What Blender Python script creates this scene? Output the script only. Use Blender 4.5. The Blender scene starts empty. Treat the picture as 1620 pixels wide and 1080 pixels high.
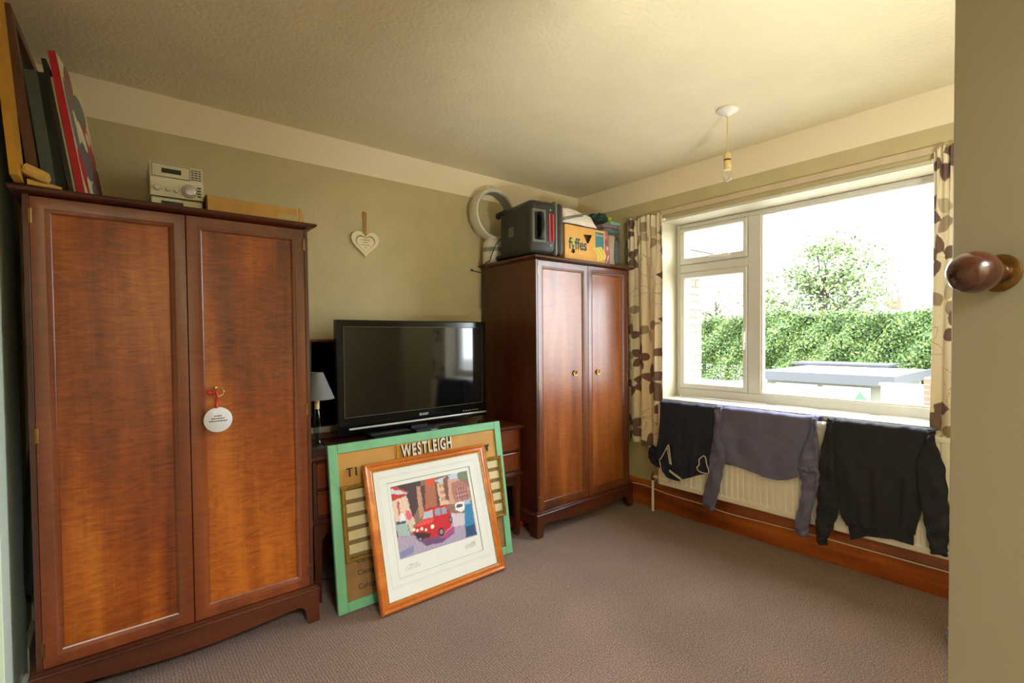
import bpy, bmesh, math, random
import numpy as np
from mathutils import Vector, Matrix
from mathutils.geometry import tessellate_polygon

random.seed(7)
rng = np.random.default_rng(11)
scene = bpy.context.scene
COL = scene.collection
PI = math.pi

# ------------------------------------------------------------------ camera
YAW, PITCH, ROLL, CAMH = 0.6846, -0.0228, -0.009, 1.2515
fwd = Vector((math.sin(YAW) * math.cos(PITCH), math.cos(YAW) * math.cos(PITCH), math.sin(PITCH)))
rgt = Vector((math.cos(YAW), -math.sin(YAW), 0))
upv = rgt.cross(fwd)
r2 = rgt * math.cos(ROLL) + upv * math.sin(ROLL)
u2 = -rgt * math.sin(ROLL) + upv * math.cos(ROLL)
cam_data = bpy.data.cameras.new('camera')
cam = bpy.data.objects.new('camera', cam_data)
COL.objects.link(cam)
M = Matrix((r2, u2, -fwd)).transposed().to_4x4()
M.translation = Vector((0, 0, CAMH))
cam.matrix_world = M
cam_data.sensor_width = 36.0
cam_data.lens = 36.0 * 770.62 / 1620
cam_data.shift_y = 10.0 / 1620
cam_data.clip_start = 0.02
cam_data.clip_end = 500
scene.camera = cam

# ------------------------------------------------------------------ sky, sun, fill lights, exposure
world = bpy.data.worlds.new('sky')
scene.world = world
world.use_nodes = True
bg = world.node_tree.nodes['Background']
bg.inputs['Color'].default_value = (0.86, 0.94, 1.0, 1)
bg.inputs['Strength'].default_value = 7.0

def light(name, kind, loc, energy, color=(1, 1, 1), **kw):
    d = bpy.data.lights.new(name, kind)
    d.energy = energy
    d.color = color
    o = bpy.data.objects.new(name, d)
    COL.objects.link(o)
    o.location = loc
    for k, v in kw.items():
        setattr(d, k, v)
    return o

sun = light('sun', 'SUN', (-5, -3, 12), 2.0, (1.0, 0.95, 0.86), angle=math.radians(2))
sun.rotation_euler = Vector((0.75, 0.12, -0.95)).to_track_quat('-Z', 'Y').to_euler()
# sampling portal in the window opening (lets sky light find the room; gives no light itself)
portal = light('window_portal', 'AREA', (3.34, 1.23, 1.43), 1.0, shape='RECTANGLE', size=1.3, size_y=1.65)
portal.rotation_euler = (0, math.radians(90), 0)
portal.data.cycles.is_portal = True
# added fill light on the unseen landing, shining in through the doorway
hall_fill = light('landing_fill', 'AREA', (0.28, -1.3, 2.3), 56.0, (1.0, 0.99, 0.93), shape='DISK', size=0.7)
# added fill light, out of view in the near corner, to brighten the ceiling
fill_uplight = light('fill_uplight', 'AREA', (1.0, -0.32, 0.8), 22.0, (1.0, 1.0, 0.92), shape='DISK', size=0.24)
fill_uplight.rotation_euler = (math.radians(180), 0, 0)

vs = scene.view_settings
vs.view_transform = 'Standard'
vs.look = 'None'
vs.gamma = 1.0
vs.use_curve_mapping = False
vs.exposure = 1.27
scene.cycles.diffuse_bounces = 6
scene.cycles.max_bounces = 14
scene.cycles.transparent_max_bounces = 12
scene.cycles.sample_clamp_indirect = 6.0
scene.cycles.caustics_reflective = False
scene.cycles.caustics_refractive = False

# ------------------------------------------------------------------ colours and materials
def hexc(h):
    h = h.lstrip('#')
    out = []
    for i in (0, 2, 4):
        c = int(h[i:i + 2], 16) / 255
        out.append(c / 12.92 if c <= 0.04045 else ((c + 0.055) / 1.055) ** 2.4)
    return tuple(out)

def base_mat(name):
    m = bpy.data.materials.new(name)
    m.use_nodes = True
    nt = m.node_tree
    return m, nt, nt.nodes['Principled BSDF']

def coords(nt, scale=(1, 1, 1)):
    tc = nt.nodes.new('ShaderNodeTexCoord')
    mp = nt.nodes.new('ShaderNodeMapping')
    mp.inputs['Scale'].default_value = scale
    nt.links.new(tc.outputs['Object'], mp.inputs['Vector'])
    return mp.outputs['Vector']

def noise(nt, vec, scale, detail=3, rough=0.5, dist=0.0):
    n = nt.nodes.new('ShaderNodeTexNoise')
    n.inputs['Scale'].default_value = scale
    n.inputs['Detail'].default_value = detail
    n.inputs['Roughness'].default_value = rough
    n.inputs['Distortion'].default_value = dist
    nt.links.new(vec, n.inputs['Vector'])
    return n.outputs['Fac']

def ramp(nt, fac, stops):
    r = nt.nodes.new('ShaderNodeValToRGB')
    el = r.color_ramp.elements
    while len(el) < len(stops):
        el.new(0.5)
    for e, (p, c) in zip(el, stops):
        e.position = p
        e.color = (*c, 1)
    nt.links.new(fac, r.inputs['Fac'])
    return r.outputs['Color']

def mixc(nt, fac, a, b, mode='MIX'):
    n = nt.nodes.new('ShaderNodeMix')
    n.data_type = 'RGBA'
    n.blend_type = mode
    for sock, v in ((n.inputs[0], fac), (n.inputs[6], a), (n.inputs[7], b)):
        if hasattr(v, 'links') or hasattr(v, 'is_linked'):
            nt.links.new(v, sock)
        elif isinstance(v, (int, float)):
            sock.default_value = v
        else:
            sock.default_value = (*v, 1)
    return n.outputs[2]

def bump(nt, bsdf, height, strength, dist=0.01):
    b = nt.nodes.new('ShaderNodeBump')
    b.inputs['Strength'].default_value = strength
    b.inputs['Distance'].default_value = dist
    nt.links.new(height, b.inputs['Height'])
    nt.links.new(b.outputs['Normal'], bsdf.inputs['Normal'])

def plain(name, col, rough=0.5, metal=0.0, var=0.12, vscale=12.0, bscale=0, bstr=0.0, bdist=0.002, coat=0.0, spec=0.5, stretch=(1, 1, 1)):
    """A procedural material: a base colour with gentle noise variation and optional fine relief."""
    if isinstance(col, str):
        col = hexc(col)
    m, nt, b = base_mat(name)
    v = coords(nt, stretch)
    f = noise(nt, v, vscale, 4)
    c = ramp(nt, f, [(0.3, tuple(x * (1 - var) for x in col)), (0.7, tuple(min(1, x * (1 + var)) for x in col))])
    nt.links.new(c, b.inputs['Base Color'])
    b.inputs['Roughness'].default_value = rough
    b.inputs['Metallic'].default_value = metal
    b.inputs['Coat Weight'].default_value = coat
    b.inputs['Specular IOR Level'].default_value = spec
    if bscale:
        bump(nt, b, noise(nt, v, bscale, 3), bstr, bdist)
    return m

def wood(name, dark, mid, light_, rough=0.33, coat=0.25, axis='z', stripes=9.0, ripple=0.35, bstr=0.05):
    if isinstance(dark, str):
        dark, mid, light_ = hexc(dark), hexc(mid), hexc(light_)
    m, nt, b = base_mat(name)
    sc = {'z': (1, 1, 0.09), 'x': (0.09, 1, 1), 'y': (1, 0.09, 1)}[axis]
    v = coords(nt, sc)
    f1 = noise(nt, v, stripes, 3, 0.5, 0.5)
    fb = noise(nt, coords(nt, {'z': (1, 1, 0.35), 'x': (0.35, 1, 1), 'y': (1, 0.35, 1)}[axis]), 4.0, 3, 0.5, 0.4)
    ml = nt.nodes.new('ShaderNodeMix'); ml.data_type = 'FLOAT'
    ml.inputs[0].default_value = 0.42
    nt.links.new(f1, ml.inputs[2]); nt.links.new(fb, ml.inputs[3])
    f1 = ml.outputs[0]
    sc2 = {'z': (0.22, 0.22, 1), 'x': (1, 0.22, 0.22), 'y': (0.22, 1, 0.22)}[axis]
    v2 = coords(nt, sc2)
    f2 = noise(nt, v2, 46, 2, 0.5, 2.2)          # cross ripple of the figured veneer
    v3 = coords(nt, {'z': (1, 1, 0.02), 'x': (0.02, 1, 1), 'y': (1, 0.02, 1)}[axis])
    f3 = noise(nt, v3, 220, 3, 0.6)               # fine pores along the grain
    mx = nt.nodes.new('ShaderNodeMix'); mx.data_type = 'FLOAT'
    mx.inputs[0].default_value = ripple
    nt.links.new(f1, mx.inputs[2]); nt.links.new(f2, mx.inputs[3])
    mx2 = nt.nodes.new('ShaderNodeMix'); mx2.data_type = 'FLOAT'
    mx2.inputs[0].default_value = 0.08
    nt.links.new(mx.outputs[0], mx2.inputs[2]); nt.links.new(f3, mx2.inputs[3])
    c = ramp(nt, mx2.outputs[0], [(0.36, dark), (0.5, mid), (0.63, light_)])
    nt.links.new(c, b.inputs['Base Color'])
    b.inputs['Roughness'].default_value = rough
    b.inputs['Coat Weight'].default_value = coat
    b.inputs['Coat Roughness'].default_value = 0.22
    bump(nt, b, f3, bstr, 0.001)
    return m

def printed(name, rough=0.6, bscale=0, bstr=0.0, sheen=0.0):
    """Flat print held as colours on the mesh."""
    m, nt, b = base_mat(name)
    a = nt.nodes.new('ShaderNodeVertexColor')
    a.layer_name = 'Col'
    nt.links.new(a.outputs['Color'], b.inputs['Base Color'])
    b.inputs['Roughness'].default_value = rough
    b.inputs['Sheen Weight'].default_value = sheen
    if bscale:
        bump(nt, b, noise(nt, coords(nt), bscale, 2), bstr, 0.001)
    return m

def glass_mat(name, gloss=0.06, tint=(1, 1, 1)):
    m, nt, b = base_mat(name)
    nt.nodes.remove(b)
    t = nt.nodes.new('ShaderNodeBsdfTransparent')
    t.inputs['Color'].default_value = (*tint, 1)
    g = nt.nodes.new('ShaderNodeBsdfGlossy')
    g.inputs['Roughness'].default_value = 0.02
    lw = nt.nodes.new('ShaderNodeLayerWeight')
    lw.inputs['Blend'].default_value = 0.25
    mt = nt.nodes.new('ShaderNodeMath'); mt.operation = 'MULTIPLY'
    mt.inputs[1].default_value = gloss * 4
    nt.links.new(lw.outputs['Facing'], mt.inputs[0])
    mx = nt.nodes.new('ShaderNodeMixShader')
    nt.links.new(mt.outputs[0], mx.inputs[0])
    nt.links.new(t.outputs[0], mx.inputs[1])
    nt.links.new(g.outputs[0], mx.inputs[2])
    nt.links.new(mx.outputs[0], nt.nodes['Material Output'].inputs['Surface'])
    return m

def wall_mat(name, low, high, zsplit, bscale=55, bstr=0.35):
    """Painted textured wall: sage below, cream border above the paint line."""
    m, nt, b = base_mat(name)
    tc = nt.nodes.new('ShaderNodeTexCoord')
    sx = nt.nodes.new('ShaderNodeSeparateXYZ')
    nt.links.new(tc.outputs['Object'], sx.inputs[0])
    st = nt.nodes.new('ShaderNodeMath'); st.operation = 'GREATER_THAN'
    st.inputs[1].default_value = zsplit
    nt.links.new(sx.outputs['Z'], st.inputs[0])
    v = coords(nt)
    f = noise(nt, v, 6, 4)
    lo = ramp(nt, f, [(0.3, tuple(x * 0.95 for x in low)), (0.7, tuple(x * 1.05 for x in low))])
    c = mixc(nt, st.outputs[0], lo, high)
    nt.links.new(c, b.inputs['Base Color'])
    b.inputs['Roughness'].default_value = 0.75
    v2 = coords(nt, (1, 1, 0.55))
    n1 = noise(nt, v2, bscale, 3, 0.55, 0.6)
    inv = nt.nodes.new('ShaderNodeMath'); inv.operation = 'SUBTRACT'
    inv.inputs[0].default_value = 1.0
    nt.links.new(st.outputs[0], inv.inputs[1])
    h = nt.nodes.new('ShaderNodeMath'); h.operation = 'MULTIPLY'
    nt.links.new(n1, h.inputs[0]); nt.links.new(inv.outputs[0], h.inputs[1])
    bump(nt, b, h.outputs[0], bstr, 0.006)
    return m

SAGE = hexc('#c1b58e')
CREAM = hexc('#ece0c6')
M_wall = wall_mat('sage_wall_paint', SAGE, CREAM, 2.2255)
M_ceiling = plain('stippled_ceiling', '#e4dbbb', 0.85, var=0.03, vscale=5, bscale=55, bstr=0.65, bdist=0.006)
M_upvc = plain('white_plastic_frame', '#d4d3cd', 0.35, var=0.02)
M_whitepaint = plain('white_gloss_paint', '#efe9df', 0.35, var=0.03)
M_reveal = plain('cream_reveal_paint', '#c6bfa4', 0.6, var=0.04, vscale=4, bscale=30, bstr=0.1)
M_batten = plain('painted_batten', '#c9b89c', 0.5, var=0.06)
M_glass = glass_mat('window_glass', 0.03)
M_clear = glass_mat('clear_glass', 0.14, (0.97, 0.98, 0.97))
M_blueglass = glass_mat('blue_grey_glass', 0.2, (0.55, 0.68, 0.75))
M_picglass = glass_mat('picture_glass', 0.02)
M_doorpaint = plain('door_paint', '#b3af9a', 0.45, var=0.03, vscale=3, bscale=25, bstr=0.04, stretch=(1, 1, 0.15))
M_mint = plain('mint_paint', '#d5e8da', 0.5, var=0.03)
M_pine = wood('varnished_pine', '#5a2208', '#9a4a14', '#c06a24', 0.35, 0.3, 'y', 14, 0.12)
M_mah_dark = wood('mahogany_dark', '#33160c', '#4a2212', '#5e2e18', 0.33, 0.3, 'z', 10, 0.2)
M_mah_darkx = wood('mahogany_dark_rail', '#33160c', '#4a2212', '#5e2e18', 0.3, 0.3, 'x', 10, 0.2)
M_mah_frame = wood('mahogany_frame', '#55260f', '#6f3413', '#864319', 0.33, 0.25, 'z', 10, 0.25)
M_mah_panel = wood('mahogany_figured_panel', '#4e2008', '#8e430b', '#b8681a', 0.36, 0.1, 'z', 9, 0.24)
M_mah_panel2 = wood('mahogany_plain_panel', '#5f3016', '#8a4c22', '#a5622f', 0.3, 0.2, 'z', 12, 0.2)
M_mah_frame2 = wood('mahogany_frame_worn', '#4a2413', '#63331a', '#7a4422', 0.3, 0.2, 'z', 12, 0.2)
M_brass = plain('brass', '#c9a25a', 0.25, 1.0, var=0.1)
M_oldbrass = plain('dull_brass', '#8a6a3c', 0.35, 1.0, var=0.15)
M_blackgloss = plain('black_gloss_plastic', '#0c0c0e', 0.12, var=0.1)
M_blackmatt = plain('black_matt_plastic', '#1a1a1c', 0.55, var=0.1)
M_screen = plain('dark_matt_screen', '#0b0c0f', 0.06, var=0.05, spec=1.0)
M_silver = plain('silver_plastic', '#c8c8c4', 0.3, 0.4, var=0.05)
M_silverface = plain('champagne_silver_plastic', '#d8d4ba', 0.35, 0.15, var=0.03)
M_greydark = plain('dark_grey_plastic', '#4a4a46', 0.4, var=0.05)
M_lcd = plain('dark_display', '#3a3c32', 0.2, var=0.05)
M_card = plain('brown_cardboard', '#c99a52', 0.85, var=0.08, vscale=20, bscale=90, bstr=0.08, stretch=(1, 1, 0.2))
M_cardbox = plain('printed_cardboard_yellow', '#e0aa58', 0.8, var=0.05, vscale=20, bscale=90, bstr=0.06)
M_carddark = plain('cardboard_inside', '#5a3a1c', 0.9, var=0.1)
M_teal = plain('teal_print', '#3d7f8a', 0.7, var=0.08)
M_darkteal = plain('dark_teal_print', '#22504e', 0.7, var=0.08)
M_yellowprint = plain('banana_yellow_print', '#e8cf6a', 0.7, var=0.06)
M_suit = plain('charcoal_suitcase_fabric', '#2e2e2a', 0.5, var=0.12, vscale=60, bscale=400, bstr=0.15)
M_suit_trim = plain('grey_suitcase_trim', '#6a6a62', 0.4, var=0.1)
M_red = plain('red_strap', '#c8323a', 0.6, var=0.1)
M_greenpaint = plain('worn_green_paint', '#72b288', 0.55, var=0.12, vscale=9, bscale=60, bstr=0.12)
M_mdf = plain('gold_brown_board', '#b98a40', 0.6, var=0.14, vscale=5)
M_gold = plain('antique_gold_frame', '#a8853e', 0.4, 0.5, var=0.25, vscale=60, bscale=120, bstr=0.3)
M_orange = wood('orange_stained_frame', '#9a4a14', '#c06a22', '#d98a3a', 0.25, 0.45, 'x', 12, 0.15)
M_mount = plain('white_picture_mount', '#dfe3e2', 0.8, var=0.02)
M_mount_line = plain('grey_mount_line', '#8f969a', 0.8, var=0.05)
M_letter = plain('cast_letter_face', '#cfc9b8', 0.45, 0.3, var=0.08)
M_letterdark = plain('black_letter', '#2c261c', 0.55, var=0.1)
M_reel = plain('cream_card_strip', '#cdbf94', 0.8, var=0.08)
M_reeldark = plain('brown_backing', '#7a6844', 0.8, var=0.1)
M_navy = plain('navy_jersey', '#20253a', 0.9, var=0.12, vscale=30, bscale=500, bstr=0.12)
M_piping = plain('white_piping', '#cfc6b4', 0.8, var=0.06)
M_slate = plain('slate_blue_knit', '#686684', 0.95, var=0.1, vscale=25, bscale=500, bstr=0.2)
M_black_knit = plain('black_fine_knit', '#222229', 0.92, var=0.15, vscale=25, bscale=500, bstr=0.2)
M_rad = plain('cream_radiator_enamel', '#f4eee2', 0.35, var=0.03)
M_white = plain('white_plastic', '#e9e6dd', 0.4, var=0.03)
M_fan = plain('white_silver_plastic', '#d6d3c6', 0.3, var=0.03)
M_fangrey = plain('grey_inner_plastic', '#8a8a84', 0.35, var=0.04)
M_cloth_white = plain('crumpled_white_cloth', '#e4dcd0', 0.9, var=0.08, vscale=14, bscale=60, bstr=0.2)
M_wrinkle = plain('dark_green_net', '#23443c', 0.6, var=0.5, vscale=40, bscale=80, bstr=0.5)
M_yellow = plain('lime_yellow_fabric', '#c2d022', 0.7, var=0.1)
M_aqua = plain('aqua_fabric', '#7cc6bc', 0.8, var=0.1)
M_pinkcloth = plain('pink_patterned_fabric', '#c07078', 0.85, var=0.3, vscale=25)
M_greyblue = plain('grey_blue_fabric', '#62747c', 0.85, var=0.15)
M_beigecloth = plain('beige_fabric', '#cdb9a2', 0.85, var=0.1)
M_film = glass_mat('clear_plastic_film', 0.14, (0.97, 0.97, 0.99))
M_canvas_y = plain('ochre_canvas_edge', '#c08a28', 0.7, var=0.1)
M_frame_brown = wood('brown_picture_frame', '#3a2216', '#5a3826', '#765040', 0.4, 0.1, 'z', 30, 0.1)
M_slateboard = plain('grey_green_canvas_edge', '#4b5548', 0.8, var=0.08)
M_darkboard = plain('dark_green_canvas_edge', '#2c3026', 0.8, var=0.1)
M_blackboard = plain('black_frame_edge', '#15150f', 0.5, var=0.1)
M_beigeedge = plain('cream_board_edge', '#b0a688', 0.8, var=0.08)
M_redboard = plain('red_canvas_edge', '#b01420', 0.6, var=0.08)
M_paper = plain('torn_card', '#d3ae5a', 0.85, var=0.12, vscale=20)
M_heart = plain('cream_painted_wood', '#e8dcb8', 0.6, var=0.04)
M_ribbon = plain('tan_ribbon', '#a87c44', 0.7, var=0.15)
M_inktext = plain('faded_ink', '#8a7f6c', 0.9, var=0.1)
M_ink = plain('black_ink', '#33343a', 0.9, var=0.1)
M_ceramic = plain('white_ceramic', '#dfe2ea', 0.25, var=0.02)
M_redribbon = plain('red_satin_ribbon', '#cf2430', 0.45, var=0.12)
M_knobwood = wood('turned_knob_wood', '#3a1a10', '#5a2c1c', '#73402a', 0.2, 0.8, 'x', 12, 0.1)
M_mirror = plain('mirror_silvering', '#4c4f4d', 0.02, 1.0, var=0.01)
M_shade = plain('grey_lampshade', '#6f7274', 0.8, var=0.05, bscale=300, bstr=0.05)
M_cable_w = plain('white_cable', '#e8dfd0', 0.5, var=0.03)
M_cable_b = plain('black_cable', '#141414', 0.5, var=0.05)
M_bagblack = plain('black_nylon', '#14161a', 0.6, var=0.2, vscale=20, bscale=30, bstr=0.3)
M_orangecloth = plain('orange_red_fabric', '#b8371e', 0.8, var=0.15)
M_holder = plain('cream_bakelite', '#d8bf82', 0.4, var=0.05)
M_copper = plain('copper_pipe', '#8a5a3c', 0.35, 0.9, var=0.2)

def carpet_mat():
    m, nt, b = base_mat('brown_cord_carpet')
    v = coords(nt)
    f = noise(nt, v, 190, 3, 0.75)
    f2 = noise(nt, v, 2.2, 3, 0.5)
    c = ramp(nt, f, [(0.34, hexc('#3e2f29')), (0.5, hexc('#786056')), (0.66, hexc('#ae9488'))])
    c2 = ramp(nt, f2, [(0.3, (0.86, 0.86, 0.86)), (0.7, (1.06, 1.05, 1.04))])
    nt.links.new(mixc(nt, 1.0, c, c2, 'MULTIPLY'), b.inputs['Base Color'])
    b.inputs['Roughness'].default_value = 0.95
    b.inputs['Sheen Weight'].default_value = 0.15
    w = nt.nodes.new('ShaderNodeTexWave')                # cord rows
    w.inputs['Scale'].default_value = 28
    w.inputs['Distortion'].default_value = 1.5
    w.bands_direction = 'X'
    nt.links.new(v, w.inputs['Vector'])
    ad = nt.nodes.new('ShaderNodeMath'); ad.operation = 'ADD'
    nt.links.new(f, ad.inputs[0]); nt.links.new(w.outputs['Fac'], ad.inputs[1])
    bump(nt, b, ad.outputs[0], 0.3, 0.005)
    return m
M_carpet = carpet_mat()

# ------------------------------------------------------------------ mesh helpers
def BM():
    return bmesh.new()

def origin(o):
    v = Vector((0, 0, 0))
    while o is not None:
        v += o.location
        o = o.parent
    return v

def obj(name, bm, mats, parent=None, smooth=False, local=False, recalc=True):
    """Link bm as ONE mesh object. Vertices are in world space unless local."""
    if recalc:
        bmesh.ops.recalc_face_normals(bm, faces=bm.faces[:])
    if parent is not None and not local:
        bmesh.ops.translate(bm, verts=bm.verts[:], vec=-origin(parent))
    me = bpy.data.meshes.new(name)
    bm.to_mesh(me)
    bm.free()
    for mt in (mats if isinstance(mats, (list, tuple)) else [mats]):
        me.materials.append(mt)
    if smooth:
        me.polygons.foreach_set('use_smooth', [True] * len(me.polygons))
        if smooth != 'all':
            me.set_sharp_from_angle(angle=math.radians(40))
    o = bpy.data.objects.new(name, me)
    COL.objects.link(o)
    if parent is not None:
        o.parent = parent
    return o

def thing(name, label, cat, loc=(0, 0, 0), rot=(0, 0, 0), group=None):
    o = bpy.data.objects.new(name, None)
    COL.objects.link(o)
    o.empty_display_size = 0.1
    o.location = loc
    o.rotation_euler = rot
    o['label'] = label
    o['category'] = cat
    if group:
        o['group'] = group
    return o

def tag(o, label, cat, group=None):
    o['label'] = label
    o['category'] = cat
    if group:
        o['group'] = group
    return o

def struct(o, label=None):
    o['kind'] = 'structure'
    if label:
        o['label'] = label
    return o

def box(bm, x0, x1, y0, y1, z0, z1, bev=0.0, seg=1, mi=0):
    vs_ = [bm.verts.new((x, y, z)) for x in (x0, x1) for y in (y0, y1) for z in (z0, z1)]
    idx = [(0, 1, 3, 2), (4, 6, 7, 5), (0, 4, 5, 1), (2, 3, 7, 6), (0, 2, 6, 4), (1, 5, 7, 3)]
    fs = [bm.faces.new([vs_[i] for i in f]) for f in idx]
    for f in fs:
        f.material_index = mi
    if bev > 0:
        ed = list({e for f in fs for e in f.edges})
        r = bmesh.ops.bevel(bm, geom=ed, offset=bev, segments=seg, affect='EDGES', profile=0.5)
        for f in r['faces']:
            f.material_index = mi
    return vs_

def prism(bm, pts, plane, a, b, mi=0):
    """Extrude a 2-D outline. plane 'xz' -> along y, 'yz' -> along x, 'xy' -> along z."""
    def P(p, t):
        return {'xz': (p[0], t, p[1]), 'yz': (t, p[0], p[1]), 'xy': (p[0], p[1], t)}[plane]
    A = [bm.verts.new(P(p, a)) for p in pts]
    B = [bm.verts.new(P(p, b)) for p in pts]
    n = len(pts)
    fs = []
    for i in range(n):
        fs.append(bm.faces.new((A[i], A[(i + 1) % n], B[(i + 1) % n], B[i])))
    if n <= 4:
        fs += [bm.faces.new(A), bm.faces.new(B[::-1])]
    else:
        for tri3 in tessellate_polygon([[Vector((p[0], p[1], 0)) for p in pts]]):
            fs += [bm.faces.new([A[i] for i in tri3]), bm.faces.new([B[i] for i in reversed(tri3)])]
    for f in fs:
        f.material_index = mi

def lathe(bm, prof, c, axis='z', n=24, mi=0, mat=None):
    """Revolve (radius, height) pairs about an axis through c."""
    rings = []
    for r, h in prof:
        ring = []
        for k in range(n):
            a = 2 * PI * k / n
            p = Vector((r * math.cos(a), r * math.sin(a), h))
            if axis == 'x':
                p = Vector((p.z, p.x, p.y))
            elif axis == 'y':
                p = Vector((p.y, p.z, p.x))
            if mat is not None:
                p = mat @ p
            ring.append(bm.verts.new(p + Vector(c)))
        rings.append(ring)
    for i in range(len(rings) - 1):
        for k in range(n):
            f = bm.faces.new((rings[i][k], rings[i][(k + 1) % n], rings[i + 1][(k + 1) % n], rings[i + 1][k]))
            f.material_index = mi
    for ring, r in ((rings[0], prof[0][0]), (rings[-1], prof[-1][0])):
        if r > 1e-5:
            f = bm.faces.new(ring)
            f.material_index = mi
    bmesh.ops.remove_doubles(bm, verts=bm.verts[:], dist=1e-6)

def tube(bm, pts, r, n=8, closed=False, mi=0):
    pts = [Vector(p) for p in pts]
    m = len(pts)
    rings = []
    nrm = None
    for i, p in enumerate(pts):
        a = pts[(i - 1) % m] if (i > 0 or closed) else pts[i]
        b = pts[(i + 1) % m] if (i < m - 1 or closed) else pts[i]
        t = (b - a).normalized()
        if nrm is None:
            nrm = t.orthogonal().normalized()
        nrm = (nrm - t * nrm.dot(t)).normalized()
        bn = t.cross(nrm)
        rr = r[i] if isinstance(r, (list, tuple)) else r
        rings.append([bm.verts.new(p + (nrm * math.cos(2 * PI * k / n) + bn * math.sin(2 * PI * k / n)) * rr) for k in range(n)])
    for i in range(m if closed else m - 1):
        A, B = rings[i], rings[(i + 1) % m]
        for k in range(n):
            f = bm.faces.new((A[k], A[(k + 1) % n], B[(k + 1) % n], B[k]))
            f.material_index = mi
    if not closed:
        bm.faces.new(rings[0]).material_index = mi
        bm.faces.new(rings[-1][::-1]).material_index = mi

def smooth_path(pts, per=6):
    """Catmull-Rom through the points."""
    P = [np.array(p, float) for p in pts]
    P = [2 * P[0] - P[1]] + P + [2 * P[-1] - P[-2]]
    out = []
    for i in range(1, len(P) - 2):
        for k in range(per):
            t = k / per
            out.append(0.5 * (2 * P[i] + (P[i + 1] - P[i - 1]) * t + (2 * P[i - 1] - 5 * P[i] + 4 * P[i + 1] - P[i + 2]) * t ** 2 + (3 * P[i] - P[i - 1] - 3 * P[i + 1] + P[i + 2]) * t ** 3))
    out.append(P[-2])
    return [tuple(p) for p in out]

def ring_loop(bm, loops, mi=None, cap=True):
    """Bridge rectangular vertex loops (lists of coordinates), optionally cap the last."""
    L = [[bm.verts.new(p) for p in lp] for lp in loops]
    n = len(L[0])
    for i in range(len(L) - 1):
        for k in range(n):
            f = bm.faces.new((L[i][k], L[i][(k + 1) % n], L[i + 1][(k + 1) % n], L[i + 1][k]))
            if mi:
                f.material_index = mi[i]
    if cap:
        bm.faces.new(L[-1])
    return L

def grid_object(name, P, mat, parent=None, colors=None, smooth=True, thick=0.0, local=False, closed_u=False):
    """P[v,u,3] -> quad grid object, with optional point colours and a solidify for thickness."""
    nv, nu = P.shape[:2]
    V = P.reshape(-1, 3).copy()
    if parent is not None and not local:
        V -= np.array(origin(parent))
    i = np.arange(nv - 1)[:, None] * nu
    ju = np.arange(nu if closed_u else nu - 1)[None, :]
    a = i + ju
    b = i + (ju + 1) % nu
    F = np.stack([a, b, b + nu, a + nu], -1).reshape(-1, 4)
    me = bpy.data.meshes.new(name)
    me.from_pydata(V.tolist(), [], F.tolist())
    if colors is not None:
        at = me.color_attributes.new('Col', 'FLOAT_COLOR', 'POINT')
        C = np.ones((nv * nu, 4), np.float32)
        C[:, :3] = colors.reshape(-1, 3)
        at.data.foreach_set('color', C.ravel())
    me.materials.append(mat)
    if smooth:
        me.polygons.foreach_set('use_smooth', [True] * len(me.polygons))
    o = bpy.data.objects.new(name, me)
    COL.objects.link(o)
    if parent is not None:
        o.parent = parent
    if thick:
        md = o.modifiers.new('thickness', 'SOLIDIFY')
        md.thickness = thick
        md.offset = 0
    return o

def text_into(bm, s, size, M4, depth, mi=0, align='CENTER', squash=1.0, bold=0.0):
    """Letters as real extruded shapes; local x right, z up, front towards -y, placed by M4."""
    cu = bpy.data.curves.new('lettering', 'FONT')
    cu.body = s
    cu.size = size
    cu.align_x = align
    cu.extrude = depth / 2
    cu.offset = bold
    cu.resolution_u = 3
    to = bpy.data.objects.new('lettering', cu)
    me = bpy.data.meshes.new_from_object(to)
    R = Matrix(((squash, 0, 0, 0), (0, 0, -1, 0), (0, 1, 0, 0), (0, 0, 0, 1)))
    me.transform(M4 @ R)
    n0 = len(bm.faces)
    bm.from_mesh(me)
    bm.faces.ensure_lookup_table()
    for f in bm.faces[n0:]:
        f.material_index = mi
    bpy.data.objects.remove(to)
    bpy.data.curves.remove(cu)
    bpy.data.meshes.remove(me)

T = Matrix.Translation

def copy_part(src, loc, parent=None, rot=None):
    c = src.copy()
    COL.objects.link(c)
    c.location = loc
    if rot:
        c.rotation_euler = rot
    if parent is not None:
        c.parent = parent
    return c

def lump(bm, c, r, seed=0, amp=0.18, freq=3.0, sub=3, flat=None):
    """A crumpled rounded mass: a sphere pushed about by folds."""
    n0 = len(bm.verts)
    bmesh.ops.create_icosphere(bm, subdivisions=sub, radius=1.0)
    bm.verts.ensure_lookup_table()
    rs = np.random.default_rng(seed)
    ks = rs.normal(size=(7, 3)) * freq
    ph = rs.uniform(0, 6.28, 7)
    for v in bm.verts[n0:]:
        d = np.array(v.co)
        s = 1 + amp * sum(abs(math.sin(float(ks[j] @ d) + ph[j])) - 0.6 for j in range(7)) / 2.2
        p = d * s
        q = Vector((p[0] * r[0] + c[0], p[1] * r[1] + c[1], p[2] * r[2] + c[2]))
        if flat is not None and q.z < flat:
            q.z = flat
        v.co = q

# ================================================================== ROOM SHELL
XR, YB, XL, YF, ZC = 3.03, 2.823, -0.29, -0.52, 2.40
WY0, WY1, WZ0, WZ1 = 0.40, 2.032, 0.80, 2.062     # window opening
WT = 0.28                                        # outer wall thickness

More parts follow.
